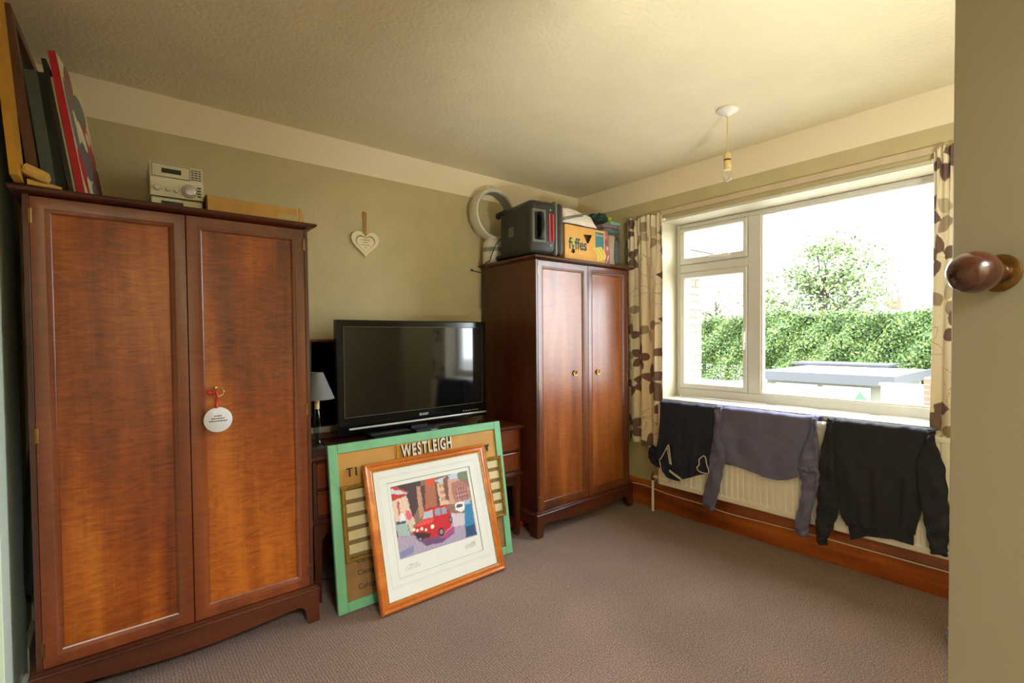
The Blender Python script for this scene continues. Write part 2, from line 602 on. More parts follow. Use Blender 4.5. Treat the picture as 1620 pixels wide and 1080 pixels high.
bm = BM(); box(bm, XL - 0.1, XR + WT, YF - 1.6, YB + 0.1, -0.12, 0.0)
floor = struct(obj('floor', bm, M_carpet), 'brown cord carpet covering the whole floor')
bm = BM(); box(bm, XL - 0.1, XR + WT, YF - 1.6, YB + 0.1, ZC, ZC + 0.12)
struct(obj('ceiling', bm, M_ceiling), 'cream stippled ceiling')
bm = BM(); box(bm, XL - 0.1, XR, YB, YB + 0.1, 0, ZC)
struct(obj('wall_back', bm, M_wall), 'sage green textured wall with a cream border along its top, behind the wardrobes')
bm = BM(); box(bm, XL - 0.1, XL, YF - 1.6, YB, 0, ZC)
struct(obj('wall_left', bm, M_wall), 'sage green wall in the shade beside the left wardrobe')
bm = BM()
box(bm, XR, XR + WT, YF - 1.6, WY0, 0, ZC)
box(bm, XR, XR + WT, WY1, YB + 0.1, 0, ZC)
box(bm, XR, XR + WT, WY0, WY1, 0, WZ0 - 0.025)
box(bm, XR, XR + WT, WY0, WY1, WZ1, ZC)
struct(obj('wall_right', bm, M_wall), 'sage green wall with a cream border, holding the wide window')
bm = BM()
box(bm, XL, -0.10, YF - 0.1, YF, 0, ZC)
box(bm, 0.74, XR, YF - 0.1, YF, 0, ZC)
box(bm, -0.10, 0.74, YF - 0.1, YF, 2.02, ZC)
struct(obj('wall_front', bm, M_wall), 'wall with the doorway behind the viewer')
bm = BM(); box(bm, XL - 0.1, XR + WT, YF - 1.7, YF - 1.6, 0, ZC)
struct(obj('wall_landing', bm, M_reveal), 'far wall of the landing outside the door')

# painted lining boards of the window recess
bm = BM()
box(bm, XR + 0.004, XR + 0.20, WY0, WY1, WZ1 - 0.006, WZ1)
box(bm, XR + 0.004, XR + 0.20, WY1 - 0.006, WY1, WZ0, WZ1 - 0.006)
box(bm, XR + 0.004, XR + 0.20, WY0, WY0 + 0.006, WZ0, WZ1 - 0.006)
struct(obj('trim_1', bm, M_reveal), 'cream painted lining of the window recess')
# curtain batten and bead above the opening
bm = BM(); box(bm, XR - 0.018, XR, 0.35, 2.34, 2.098, 2.134, 0.003)
struct(obj('trim_2', bm, M_batten), 'painted curtain batten above the window')
bm = BM(); box(bm, XR - 0.010, XR, 0.35, 2.06, 2.060, 2.074, 0.002)
struct(obj('trim_3', bm, M_reveal), 'thin bead along the top edge of the window recess')
# pale painted board on the left wall
bm = BM(); box(bm, XL, XL + 0.012, 2.10, 2.565, 0.0, 2.0, 0.002)
struct(obj('trim_4', bm, M_mint), 'pale mint painted board on the left wall')

# baseboards
bm = BM(); prism(bm, [(XR, 0), (XR - 0.022, 0), (XR - 0.022, 0.138), (XR - 0.018, 0.150), (XR - 0.016, 0.166), (XR - 0.010, 0.182), (XR, 0.185)], 'xz', YF, YB)
struct(obj('baseboard_right', bm, M_pine), 'orange varnished pine skirting board below the radiator')
bm = BM(); prism(bm, [(YB, 0), (YB - 0.022, 0), (YB - 0.022, 0.13), (YB - 0.014, 0.148), (YB, 0.15)], 'yz', XL + 0.022, XR - 0.022)
struct(obj('baseboard_back', bm, M_pine), 'varnished pine skirting behind the wardrobes')
bm = BM(); prism(bm, [(XL, 0), (XL + 0.016, 0), (XL + 0.016, 0.09), (XL, 0.10)], 'xz', 2.566, YB - 0.022)
struct(obj('baseboard_left', bm, M_wall), 'sage painted skirting beside the left wardrobe')

# ------------------------------------------------------------------ window
win = bpy.data.objects.new('window_1', None); COL.objects.link(win)
win.location = (3.23, 1.22, WZ0)
struct(win, 'wide white plastic window with a casement, a fanlight and one large fixed pane')
FX0, FX1 = 3.23, 3.295
def rect_frame(bm, y0, y1, z0, z1, w, x0, x1, bev=0.004, wb=None):
    wb = wb or w
    box(bm, x0, x1, y0, y0 + w, z0, z1, bev)
    box(bm, x0, x1, y1 - w, y1, z0, z1, bev)
    box(bm, x0, x1, y0 + w, y1 - w, z0, z0 + wb, bev)
    box(bm, x0, x1, y0 + w, y1 - w, z1 - w, z1, bev)
bm = BM(); rect_frame(bm, WY0 + 0.007, 2.024, 0.806, 2.054, 0.03, FX0, FX1, wb=0.06)
obj('outer_frame', bm, M_upvc, win)
bm = BM(); box(bm, FX0, FX1, 1.418, 1.503, 0.866, 2.024, 0.004); obj('mullion', bm, M_upvc, win)
bm = BM(); box(bm, FX0, FX1, 1.503, 1.994, 1.703, 1.762, 0.004); obj('transom', bm, M_upvc, win)
def sash(z0, z1, gz0, gz1):
    bm = BM()
    y0, y1, gy0, gy1 = 1.505, 1.992, 1.535, 1.952
    xi, xo = FX0 - 0.012, FX1 - 0.01
    O = lambda x, a=0: [(x, y0 + a, z0 + a), (x, y1 - a, z0 + a), (x, y1 - a, z1 - a), (x, y0 + a, z1 - a)]
    I = lambda x, a=0: [(x, gy0 - a, gz0 - a), (x, gy1 + a, gz0 - a), (x, gy1 + a, gz1 + a), (x, gy0 - a, gz1 + a)]
    ring_loop(bm, [O(xo), O(xi + 0.004), O(xi, 0.004), I(xi, 0.006), I(xi + 0.012), I(xo)], cap=False)
    s = obj('sash', bm, M_upvc, win)
    bm = BM(); box(bm, FX0 + 0.02, FX0 + 0.026, gy0 - 0.004, gy1 + 0.004, gz0 - 0.004, gz1 + 0.004)
    obj('pane', bm, M_glass, s)
    return s
s1 = sash(1.764, 2.022, 1.810, 1.993)
s2 = sash(0.868, 1.701, 0.907, 1.659)
bm = BM()
box(bm, FX0 - 0.026, FX0 - 0.012, 1.69, 1.76, 1.788, 1.806, 0.003)
box(bm, FX0 - 0.034, FX0 - 0.024, 1.62, 1.745, 1.790, 1.803, 0.003)
obj('handle', bm, M_white, s1)
bm = BM()
box(bm, FX0 - 0.026, FX0 - 0.012, 1.509, 1.527, 1.20, 1.275, 0.003)
box(bm, FX0 - 0.036, FX0 - 0.024, 1.511, 1.524, 1.150, 1.262, 0.004)
obj('handle', bm, M_white, s2)
bm = BM(); box(bm, FX0 + 0.02, FX0 + 0.026, WY0 + 0.035, 1.418, 0.866, 2.024); obj('pane', bm, M_glass, win)
bm = BM()
rect_frame(bm, WY0 + 0.037, 1.4185, 0.866, 2.024, 0.010, FX0 + 0.004, FX0 + 0.02, 0.002)
obj('glazing_bead', bm, M_white, win)
bm = BM(); box(bm, FX0 + 0.0265, FX0 + 0.0285, WY0 + 0.04, 1.416, 0.868, 0.874); obj('gasket', bm, M_blackmatt, win)
bm = BM(); box(bm, XR - 0.025, FX0 + 0.01, 0.30, 2.035, 0.778, 0.805, 0.006, 2)
struct(obj('trim_5', bm, plain('sill_paint', '#b8b3a8', 0.4, var=0.03)), 'white painted window sill board')

# ------------------------------------------------------------------ open door with knob
door = bpy.data.objects.new('door_1', None); COL.objects.link(door)
DPHI = math.radians(25)
door.location = (1.0, 0.155, 0)                 # free edge at the floor
door.rotation_euler = (0, 0, 0)
dn = Vector((-math.cos(DPHI), math.sin(DPHI), 0))         # towards the room
da = Vector((-math.sin(DPHI), -math.cos(DPHI), 0))        # from free edge towards hinge
door.matrix_world = Matrix(((da.x, dn.x, 0, 1.0), (da.y, dn.y, 0, 0.155), (0, 0, 1, 0), (0, 0, 0, 1)))
struct(door, 'cream painted door standing open at the right edge, with a brown wooden knob')
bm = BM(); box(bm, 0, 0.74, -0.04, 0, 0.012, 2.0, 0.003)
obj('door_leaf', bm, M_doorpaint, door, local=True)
kz = 1.335
kb = BM()
lathe(kb, [(0.0255, 0.0), (0.0265, 0.003), (0.023, 0.006), (0.012, 0.008), (0.0, 0.008)], (0.063, 0, kz), 'y', 28)
obj('knob_rose', kb, M_oldbrass, door, smooth=True, local=True)
kb = BM()
lathe(kb, [(0.0, 0.004), (0.015, 0.004), (0.0155, 0.016), (0.013, 0.020), (0.018, 0.025), (0.025, 0.034), (0.029, 0.046), (0.029, 0.056), (0.026, 0.067), (0.018, 0.076), (0.008, 0.081), (0.0, 0.082)], (0.063, 0, kz), 'y', 32)
obj('door_knob', kb, M_knobwood, door, smooth=True, local=True)

# ================================================================== WARDROBES
def arch(x0, x1, foot, ztop, zarch, sag, n=18):
    """Outline of a plinth board standing on two feet with a bowed apron between them."""
    pts = [(x0, ztop), (x0, 0), (x0 + foot * 0.85, 0)]
    for k in range(5):                                   # curved bracket
        a = k / 4 * PI / 2
        pts.append((x0 + foot * 0.85 + 0.004 + 0.035 * (1 - math.cos(a)), zarch * (0.35 + 0.65 * math.sin(a))))
    a0, a1 = x0 + foot + 0.04, x1 - foot - 0.04
    for k in range(1, n):
        t = k / n
        pts.append((a0 + (a1 - a0) * t, zarch - sag * math.sin(PI * t) ** 1.2))
    for k in range(4, -1, -1):
        a = k / 4 * PI / 2
        pts.append((x1 - foot * 0.85 - 0.004 - 0.035 * (1 - math.cos(a)), zarch * (0.35 + 0.65 * math.sin(a))))
    pts += [(x1 - foot * 0.85, 0), (x1, 0), (x1, ztop)]
    return pts

def wardrobe(name, label, xl, xr, yf, yb, ztop, gap, mats, handles):
    m_side, m_frame, m_panel, m_rail = mats
    t = thing(name, label, 'wardrobe', ((xl + xr) / 2, (yf + yb) / 2, 0))
    bm = BM()
    box(bm, xl, xl + 0.016, yf, yb, 0.10, ztop - 0.02, 0.002)
    box(bm, xr - 0.016, xr, yf, yb, 0.10, ztop - 0.02, 0.002)
    box(bm, xl + 0.016, xr - 0.016, yb - 0.01, yb, 0.10, ztop - 0.02)
    box(bm, xl + 0.016, xr - 0.016, yf + 0.022, yb - 0.01, 0.10, 0.155)
    box(bm, xl + 0.016, xr - 0.016, yf + 0.022, yb - 0.01, ztop - 0.04, ztop - 0.02)
    obj('carcass', bm, m_side, t)
    # moulded top with rounded overhanging edge
    bm = BM()
    o = 0.032
    prof = [(-0.004, ztop - 0.026), (0.010, ztop - 0.022), (0.022, ztop - 0.018), (o - 0.003, ztop - 0.014), (o, ztop - 0.008), (o - 0.003, ztop - 0.002), (o - 0.010, ztop)]
    loops = [[(xl - e, yf - e, z), (xr + e, yf - e, z), (xr + e, yb, z), (xl - e, yb, z)] for e, z in prof]
    L = ring_loop(bm, loops)
    bm.faces.new(L[0][::-1])
    obj('cornice', bm, m_rail, t, smooth=True)
    # plinth
    bm = BM(); prism(bm, arch(xl - 0.016, xr + 0.016, 0.055, 0.138, 0.085, 0.024), 'xz', yf - 0.018, yf + 0.006)
    obj('plinth_front', bm, m_rail, t)
    for xa in (xl - 0.016, xr - 0.004):
        bm = BM(); prism(bm, arch(yf + 0.006, yb, 0.055, 0.138, 0.085, 0.015), 'yz', xa, xa + 0.02)
        obj('plinth_side', bm, m_side, t)
    bm = BM()
    pr = [(0.018, 0.138), (0.020, 0.143), (0.016, 0.148), (0.011, 0.150), (0.011, 0.154), (0.004, 0.158), (-0.004, 0.158)]
    L = ring_loop(bm, [[(xl - e, yf - e, z), (xr + e, yf - e, z), (xr + e, yb, z), (xl - e, yb, z)] for e, z in pr])
    bm.faces.new(L[0][::-1])
    obj('plinth_moulding', bm, m_rail, t, smooth=True)
    # doors
    for side, (a, b) in enumerate(((xl + 0.0165, gap - 0.0015), (gap + 0.0015, xr - 0.0165))):
        z0, z1 = 0.160, ztop - 0.028
        st = 0.046
        R = lambda i, y: [(a + i, y, z0 + i), (b - i, y, z0 + i), (b - i, y, z1 - i), (a + i, y, z1 - i)]
        bm = BM()
        L = ring_loop(bm, [R(0, yf + 0.020), R(0, yf + 0.001), R(0.001, yf), R(st - 0.012, yf), R(st - 0.008, yf + 0.003), R(st - 0.003, yf + 0.004), R(st + 0.006, yf + 0.011)], cap=False)
        bm.faces.new(L[0])
        d = obj('door', bm, m_frame, t, smooth=True)
        bm = BM()
        box(bm, a + st + 0.0055, b - st - 0.0055, yf + 0.0105, yf + 0.017, z0 + st + 0.0055, z1 - st - 0.0055, 0.0015)
        obj('panel', bm, m_panel, d)
        hx = a + 0.001 if side == 0 else b - 0.001
        for hz in (0.225, 0.94, 1.66):
            bm = BM(); box(bm, hx - 0.005, hx + 0.005, yf - 0.003, yf + 0.004, hz - 0.026, hz + 0.026, 0.002)
            obj('hinge', bm, M_oldbrass, d)
        for (sd, hx2, hz2, kind) in handles:
            if sd != side:
                continue
            yh = yf + (0.0105 if kind == 'pull' else 0.0105)
            if kind == 'pull':
                bm = BM()
                lathe(bm, [(0.0, -0.004), (0.019, -0.004), (0.021, 0.0), (0.021, 0.0)], (hx2, yh, hz2), 'y', 24)
                obj('handle_plate', bm, M_oldbrass, d, smooth=True)
                bm = BM()
                ring = [(hx2 + 0.0165 * math.cos(2 * PI * k / 24), yh - 0.007, hz2 + 0.0165 * math.sin(2 * PI * k / 24)) for k in range(24)]
                tube(bm, ring, 0.0025, 8, True)
                tube(bm, [(hx2, yh - 0.007, hz2 - 0.016), (hx2, yh - 0.007, hz2 + 0.016)], 0.002, 6)
                obj('handle_ring', bm, M_brass, d, smooth=True)
            else:
                bm = BM()
                lathe(bm, [(0.0, -0.016), (0.006, -0.015), (0.0075, -0.010), (0.005, -0.004), (0.007, 0.0)], (hx2, yh, hz2 + 0.021), 'y', 16)
                obj('handle_stud', bm, M_brass, d, smooth=True)
                bm = BM()
                ring = [(hx2 + 0.006 + 0.019 * math.cos(2 * PI * k / 28), yh - 0.012, hz2 + 0.004 + 0.017 * math.sin(2 * PI * k / 28)) for k in range(28)]
                tube(bm, ring, 0.0022, 8, True)
                obj('handle_ring', bm, M_brass, d, smooth=True)
    return t

wA = wardrobe('wardrobe', 'large figured mahogany wardrobe on the left, brass ring on one door, pictures on its top',
              -0.222, 0.665, 2.222, 2.795, 1.752, 0.219, (M_mah_dark, M_mah_frame, M_mah_panel, M_mah_darkx), [(1, 0.308, 1.040, 'ring')])
wB = wardrobe('wardrobe', 'mahogany wardrobe in the corner by the window, two round pulls, suitcase on its top',
              2.012, 2.928, 2.229, 2.79, 1.752, 2.487, (M_mah_dark, M_mah_frame2, M_mah_panel2, M_mah_darkx), [(0, 2.364, 1.006, 'pull'), (1, 2.592, 1.003, 'pull')])
ZT = 1.7525        # top surface of both wardrobes

# ------------------------------------------------------------------ hanging ceramic disc on the brass ring
disc = thing('hanging_plaque', 'round white plaque hanging on a red ribbon from the brass ring of the left wardrobe', 'plaque', (0.309, 2.205, 0.937))
bm = BM(); lathe(bm, [(0.0, -0.0035), (0.047, -0.0035), (0.049, -0.002), (0.049, 0.002), (0.047, 0.0035), (0.0, 0.0035)], (0.309, 2.205, 0.937), 'y', 40)
obj('disc', bm, M_ceramic, disc, smooth=True)
bm = BM()
for row, (w, z) in enumerate(((0.026, 0.952), (0.046, 0.942), (0.062, 0.932))):
    x = 0.309 - w / 2
    while x < 0.309 + w / 2:
        l = random.uniform(0.003, 0.009)
        box(bm, x, min(x + l, 0.309 + w / 2), 2.2008, 2.2016, z - 0.0019, z + 0.0019)
        x += l + 0.0018
obj('lettering', bm, M_ink, disc)['kind'] = 'stuff'
bm = BM()
tube(bm, smooth_path([(0.306, 2.2, 0.984), (0.303, 2.2, 1.005), (0.306, 2.193, 1.028), (0.302, 2.196, 1.047), (0.290, 2.202, 1.044)], 5), [0.006] * 3 + [0.0042] * 18, 8)
tube(bm, smooth_path([(0.302, 2.198, 1.046), (0.288, 2.20, 1.042), (0.272, 2.202, 1.047)], 5), [0.003, 0.005, 0.007, 0.007, 0.006, 0.006, 0.007, 0.008, 0.008, 0.006, 0.003], 8)
obj('ribbon', bm, M_redribbon, disc, smooth=True)

# ------------------------------------------------------------------ pictures leaning on the left wardrobe
def board(bm, xb, xt, zt, y0, y1, th, back=0.02, zb=ZT + 0.001, mi=0):
    """A panel leaning to the left: (xb,zb) front bottom-left corner, (xt,zt) front top-left corner."""
    d = Vector((xt - xb, 0, zt - zb)); n = Vector((d.z, 0, -d.x)).normalized() * th
    c = [Vector((xb, 0, zb)), Vector((xb, 0, zb)) + n, Vector((xt, 0, zt)) + n, Vector((xt, 0, zt))]
    A = [bm.verts.new((p.x, y0, p.z)) for p in c]
    B = [bm.verts.new((p.x + back, y1, p.z)) for p in c]
    for f in ((A[0], A[1], A[2], A[3]), (B[3], B[2], B[1], B[0])):
        bm.faces.new(f).material_index = mi
    for k in range(4):
        bm.faces.new((A[k], B[k], B[(k + 1) % 4], A[(k + 1) % 4])).material_index = mi
    return c, n

GP = 'pictures leaning on the left wardrobe'
bm = BM(); board(bm, -0.234, -0.272, 2.36, 2.10, 2.62, 0.0205, 0.0, zb=1.7545)
o = obj('canvas', bm, M_canvas_y); tag(o, 'ochre edged canvas leaning on the left wall, first of the row', 'picture', GP)

pf = thing('picture_frame', 'tall dark brown glazed picture frame leaning beside the ochre canvas', 'picture', (-0.2, 2.25, ZT), group=GP)
def frame_leaning(parent, xb, xt, zt, y0, y1, th, w, back, m):
    """Four rails, leaning left, glass set back inside."""
    L = math.hypot(xt - xb, zt - ZT)
    d = Vector((xt - xb, 0, zt - ZT)).normalized(); n = Vector((d.z, 0, -d.x))
    base = Vector((xb, 0, ZT + 0.001))
    def bx(ya, yb_, s0, s1, h0, h1):
        bm = BM()
        A = []
        for yy in (ya, yb_):
            off = back * (yy - y0) / (y1 - y0)
            for s, h in ((s0, h0), (s1, h0), (s1, h1), (s0, h1)):
                p = base + d * s + n * h
                A.append(bm.verts.new((p.x + off, yy, p.z)))
        for f in ((0, 1, 2, 3), (7, 6, 5, 4), (0, 4, 5, 1), (1, 5, 6, 2), (2, 6, 7, 3), (3, 7, 4, 0)):
            bm.faces.new([A[i] for i in f])
        return bm
    for args in ((y0, y0 + w, 0, L), (y1 - w, y1, 0, L), (y0 + w, y1 - w, 0, w), (y0 + w, y1 - w, L - w, L)):
        obj('rail', bx(*args, 0, th), m, parent)
    obj('backing', bx(y0 + w, y1 - w, w, L - w, 0.002, th * 0.35), M_slateboard, parent)
    obj('glass', bx(y0 + w, y1 - w, w, L - w, th * 0.45, th * 0.5), M_picglass, parent)
frame_leaning(pf, -0.204, -0.262, 2.335, 2.25, 2.74, 0.026, 0.045, 0.022, M_frame_brown)

bm = BM(); board(bm, -0.172, -0.213, 2.152, 2.28, 2.66, 0.030, 0.02)
tag(obj('canvas', bm, M_slateboard), 'plain grey green canvas edge right of the brown picture frame', 'picture', GP)
bm = BM(); board(bm, -0.138, -0.186, 2.165, 2.31, 2.60, 0.026, 0.02)
tag(obj('canvas', bm, M_darkboard), 'dark olive canvas edge between the grey green and the black one', 'picture', GP)
bk = thing('canvas', 'black canvas with a cream front edge, beside the red edged picture', 'picture', (-0.1, 2.3, ZT), group=GP)
bm = BM(); board(bm, -0.109, -0.172, 2.21, 2.30, 2.58, 0.013, 0.02)
obj('back_board', bm, M_blackboard, bk)
bm = BM(); board(bm, -0.0955, -0.150, 2.155, 2.302, 2.57, 0.006, 0.02, zb=ZT + 0.003)
obj('cream_board', bm, M_beigeedge, bk)

# red edged canvas with an abstract print of cream, grey and red patches
rc = thing('canvas', 'red edged canvas with an abstract cream, grey and red print', 'picture', (-0.08, 2.3, ZT), group=GP)
bm = BM(); cc, nn = board(bm, -0.087, -0.156, 2.243, 2.30, 2.66, 0.020, 0.055)
obj('stretcher', bm, M_redboard, rc)
nu, nv = 70, 110
U, V = np.meshgrid(np.linspace(0, 1, nu), np.linspace(0, 1, nv))
p0 = np.array(cc[1]); p1 = np.array(cc[2]); nrm = np.array(nn) / np.linalg.norm(nn)
P = p0[None, None] + (p1 - p0)[None, None] * V[..., None] + nrm * 0.0012
P[..., 1] = 2.30 + 0.36 * U
P[..., 0] += 0.055 * U
C = np.zeros((nv, nu, 3)); C[:] = hexc('#d8cda0')
def blob(C, U, V, cu_, cv, a, b, ang, col):
    ca, sa = math.cos(ang), math.sin(ang)
    du, dv = U - cu_, (V - cv) * 1.6
    x = du * ca + dv * sa; y = -du * sa + dv * ca
    C[(x / a) ** 2 + (y / b) ** 2 < 1] = hexc(col)
for b_ in ((0.3, 0.85, 0.3, 0.16, 1.2, '#8f5048'), (0.15, 0.55, 0.1, 0.5, 0.1, '#6a6a78'), (0.6, 0.75, 0.3, 0.2, 0.4, '#6b6f6c'), (0.75, 0.5, 0.22, 0.3, 0.2, '#a03a3c'),
           (0.45, 0.35, 0.25, 0.22, 0.8, '#5c6070'), (0.85, 0.25, 0.3, 0.2, 0.5, '#7c2c34'), (0.2, 0.2, 0.14, 0.3, 0.3, '#b0202c'), (0.62, 0.12, 0.2, 0.16, 0.1, '#61656e'),
           (0.5, 0.55, 0.1, 0.18, 0.7, '#e2d8b0'), (0.35, 0.12, 0.1, 0.15, 0.2, '#ded4ac'), (0.78, 0.6, 0.1, 0.08, 0.2, '#e0d6b0')):
    blob(C, U, V, *b_)
grid_object('print', P, printed('abstract_print', 0.5), rc, C, smooth=False)

# torn card in front of the canvases
cb = BM()
box(cb, -0.215, -0.152, 2.17, 2.235, 1.775, 1.806, 0.006, 2)
bmesh.ops.rotate(cb, verts=cb.verts[:], cent=(-0.185, 2.2, 1.79), matrix=Matrix.Rotation(math.radians(24), 3, 'Y'))
n0 = len(cb.verts)
bmesh.ops.subdivide_edges(cb, edges=cb.edges[:], cuts=2)
for v in cb.verts:
    v.co += Vector((random.uniform(-1, 1), random.uniform(-1, 1), random.uniform(-1, 1))) * 0.0016
for k in range(3):
    prism(cb, [(-0.205 + 0.012 * k, 1.7535), (-0.15 + 0.012 * k, 1.7535), (-0.14 + 0.008 * k, 1.757 + 0.003 * k), (-0.175, 1.764 + 0.006 * k), (-0.206 + 0.01 * k, 1.772 + 0.004 * k)], 'xz', 2.195 + 0.012 * k, 2.199 + 0.012 * k)
tag(obj('torn_cardboard', cb, M_paper), 'crumpled torn piece of yellow card at the foot of the leaning pictures', 'cardboard')

# ------------------------------------------------------------------ mini stereo
st = thing('mini_stereo', 'small silver stereo with a round volume dial on the left wardrobe', 'stereo', (0.22, 2.5, ZT))
bm = BM(); box(bm, 0.130, 0.312, 2.50, 2.74, ZT + 0.006, 1.846, 0.004); obj('lower_unit', bm, M_silverface, st)
for fx in (0.15, 0.292):
    for fy in (2.53, 2.71):
        bm = BM(); lathe(bm, [(0.01, ZT), (0.01, ZT + 0.006)], (fx, fy, 0), 'z', 12); obj('foot', bm, M_blackmatt, st)
bm = BM()
prism(bm, [(2.495, 1.850), (2.74, 1.850), (2.74, 1.992), (2.515, 1.992), (2.506, 1.93), (2.495, 1.926)], 'yz', 0.128, 0.314)
up = obj('upper_unit', bm, M_silverface, st)
def sl(z):            # front surface of the sloped upper face
    return 2.506 + (z - 1.93) / 0.062 * 0.009
def face_box(bm, x0, x1, z0, z1, d=0.002, mi=0):
    vsx = []
    for off in (0.0015, -d):
        for x, z in ((x0, z0), (x1, z0), (x1, z1), (x0, z1)):
            y = (sl(z) if z > 1.928 else 2.495) + off
            vsx.append(bm.verts.new((x, y, z)))
    for f in ((4, 5, 6, 7), (0, 1, 5, 4), (1, 2, 6, 5), (2, 3, 7, 6), (3, 0, 4, 7)):
        bm.faces.new([vsx[i] for i in f]).material_index = mi
bm = BM(); face_box(bm, 0.136, 0.266, 1.935, 1.986, 0.002); lid = obj('cassette_lid', bm, M_silverface, st)
bm = BM(); face_box(bm, 0.168, 0.236, 1.950, 1.970, 0.004); obj('display', bm, M_lcd, lid)
bm = BM()
for a in ((0.135, 0.267, 1.932, 1.9335), (0.135, 0.267, 1.9865, 1.988), (0.1345, 0.136, 1.932, 1.988), (0.266, 0.2675, 1.932, 1.988)):
    face_box(bm, *a, 0.0025)
obj('lid_outline', bm, M_greydark, lid)
bm = BM()
for r in range(5):
    for q in range(3):
        face_box(bm, 0.272 + 0.013 * q, 0.282 + 0.013 * q, 1.938 + 0.010 * r, 1.942 + 0.010 * r, 0.003)
for r in range(4):
    face_box(bm, 0.291, 0.305, 1.864 + 0.012 * r, 1.870 + 0.012 * r, 0.003)
obj('button', bm, M_greydark, st)['kind'] = 'stuff'
for kx, kz_, kr in ((0.151, 1.882, 0.0125), (0.187, 1.879, 0.008), (0.216, 1.878, 0.008)):
    bm = BM(); lathe(bm, [(kr, 0.002), (kr, -0.010), (kr * 0.85, -0.013), (0, -0.013)], (kx, 2.495, kz_), 'y', 20); obj('knob', bm, M_silver, st, smooth=True)
bm = BM(); lathe(bm, [(0.026, 0.002), (0.026, -0.004), (0.022, -0.004), (0.021, -0.016), (0.018, -0.018), (0.0, -0.018)], (0.262, 2.495, 1.884), 'y', 32); obj('volume_dial', bm, M_silver, st, smooth=True)
bm = BM(); lathe(bm, [(0.028, 0.001), (0.028, -0.0025), (0.0262, -0.0025), (0.0262, 0.001)], (0.262, 2.495, 1.884), 'y', 32); obj('dial_ring', bm, M_greydark, st)
bm = BM(); box(bm, 0.164, 0.240, 2.497, 2.501, 1.812, 1.832); obj('display', bm, M_lcd, st)

# ------------------------------------------------------------------ flat cardboard box with torn flap
fb = thing('cardboard_box', 'long flat brown cardboard box lying on the left wardrobe beside the stereo', 'box', (0.5, 2.5, ZT))
bm = BM(); box(bm, 0.322, 0.690, 2.45, 2.72, ZT + 0.001, 1.868, 0.002); obj('box_body', bm, M_card, fb)
bm = BM()
prism(bm, [(0.692, 1.755), (0.716, 1.762), (0.728, 1.80), (0.712, 1.872), (0.700, 1.878), (0.704, 1.83), (0.694, 1.80)], 'xz', 2.47, 2.478)
obj('flap', bm, M_card, fb)
bm = BM()
prism(bm, [(0.691, 1.870), (0.700, 1.880), (0.742, 1.815), (0.744, 1.758), (0.730, 1.757)], 'xz', 2.56, 2.563)
obj('flap', bm, M_card, fb)
bm = BM(); box(bm, 0.60, 0.685, 2.4485, 2.4495, 1.795, 1.835); obj('tape', bm, plain('pale_tape', '#b9a36c', 0.3, var=0.05), fb)
bm = BM(); box(bm, 0.318, 0.3205, 2.449, 2.72, ZT + 0.001, 1.872); obj('end_flap', bm, M_carddark, fb)

# twist of white cloth poking out behind the left wardrobe
bm = BM(); tube(bm, smooth_path([(0.664, 2.60, 1.66), (0.700, 2.61, 1.668), (0.715, 2.61, 1.645), (0.700, 2.60, 1.62), (0.682, 2.60, 1.60)], 5), [0.004, 0.007, 0.009, 0.009, 0.008] + [0.008] * 15 + [0.003], 8)
tag(obj('cloth_twist', bm, M_cloth_white, smooth=True), 'twist of white cloth caught on the right edge of the left wardrobe under its cornice', 'cloth')

# ------------------------------------------------------------------ heart plaque on the back wall
def heart_pts(s, n=44):
    out = []
    for k in range(n):
        t = 2 * PI * k / n
        x = 16 * math.sin(t) ** 3
        z = 13 * math.cos(t) - 5 * math.cos(2 * t) - 2 * math.cos(3 * t) - math.cos(4 * t)
        out.append((x * s / 17, (z + 2.5) * s / 17))
    return out
HX, HZ = 1.172, 1.806
hp = thing('heart_plaque', 'cream wooden heart within a heart hung by tan ribbon on the back wall', 'plaque', (HX, YB, HZ))
bm = BM()
outer, inner = heart_pts(0.091), heart_pts(0.064)
loops = [[(HX + x, y, HZ + z) for x, z in pts] for pts, y in ((outer, YB - 0.004), (outer, YB - 0.016), (inner, YB - 0.016), (inner, YB - 0.004))]
L = ring_loop(bm, loops, cap=False)
n = len(L[0])
for k in range(n):
    bm.faces.new((L[3][k], L[3][(k + 1) % n], L[0][(k + 1) % n], L[0][k]))
obj('outer_heart', bm, M_heart, hp)
bm = BM(); prism(bm, [(HX + x, HZ + z - 0.002) for x, z in heart_pts(0.058)], 'xz', YB - 0.017, YB - 0.006)
ih = obj('inner_heart', bm, M_heart, hp)
bm = BM()
for w, z in ((0.055, 0.028), (0.03, 0.014), (0.056, -0.002), (0.014, -0.018)):
    x = HX - w / 2
    while x < HX + w / 2 - 0.001:
        l = random.uniform(0.003, 0.009)
        box(bm, x, min(x + l, HX + w / 2), YB - 0.0178, YB - 0.017, HZ + z - 0.002, HZ + z + 0.002)
        x += l + 0.002
obj('lettering', bm, M_inktext, ih)['kind'] = 'stuff'
bm = BM()
prism(bm, [(HX - 0.009, HZ + 0.062), (HX + 0.000, HZ + 0.062), (HX + 0.003, 2.004), (HX - 0.009, 2.004)], 'xz', YB - 0.008, YB - 0.006)
prism(bm, [(HX - 0.003, HZ + 0.060), (HX + 0.011, HZ + 0.064), (HX + 0.014, 1.998), (HX + 0.002, 2.004)], 'xz', YB - 0.006, YB - 0.004)
lathe(bm, [(0.0, -0.011), (0.004, -0.010), (0.004, 0.0)], (HX + 0.002, YB, 2.0), 'y', 10)
obj('ribbon', bm, M_ribbon, hp)

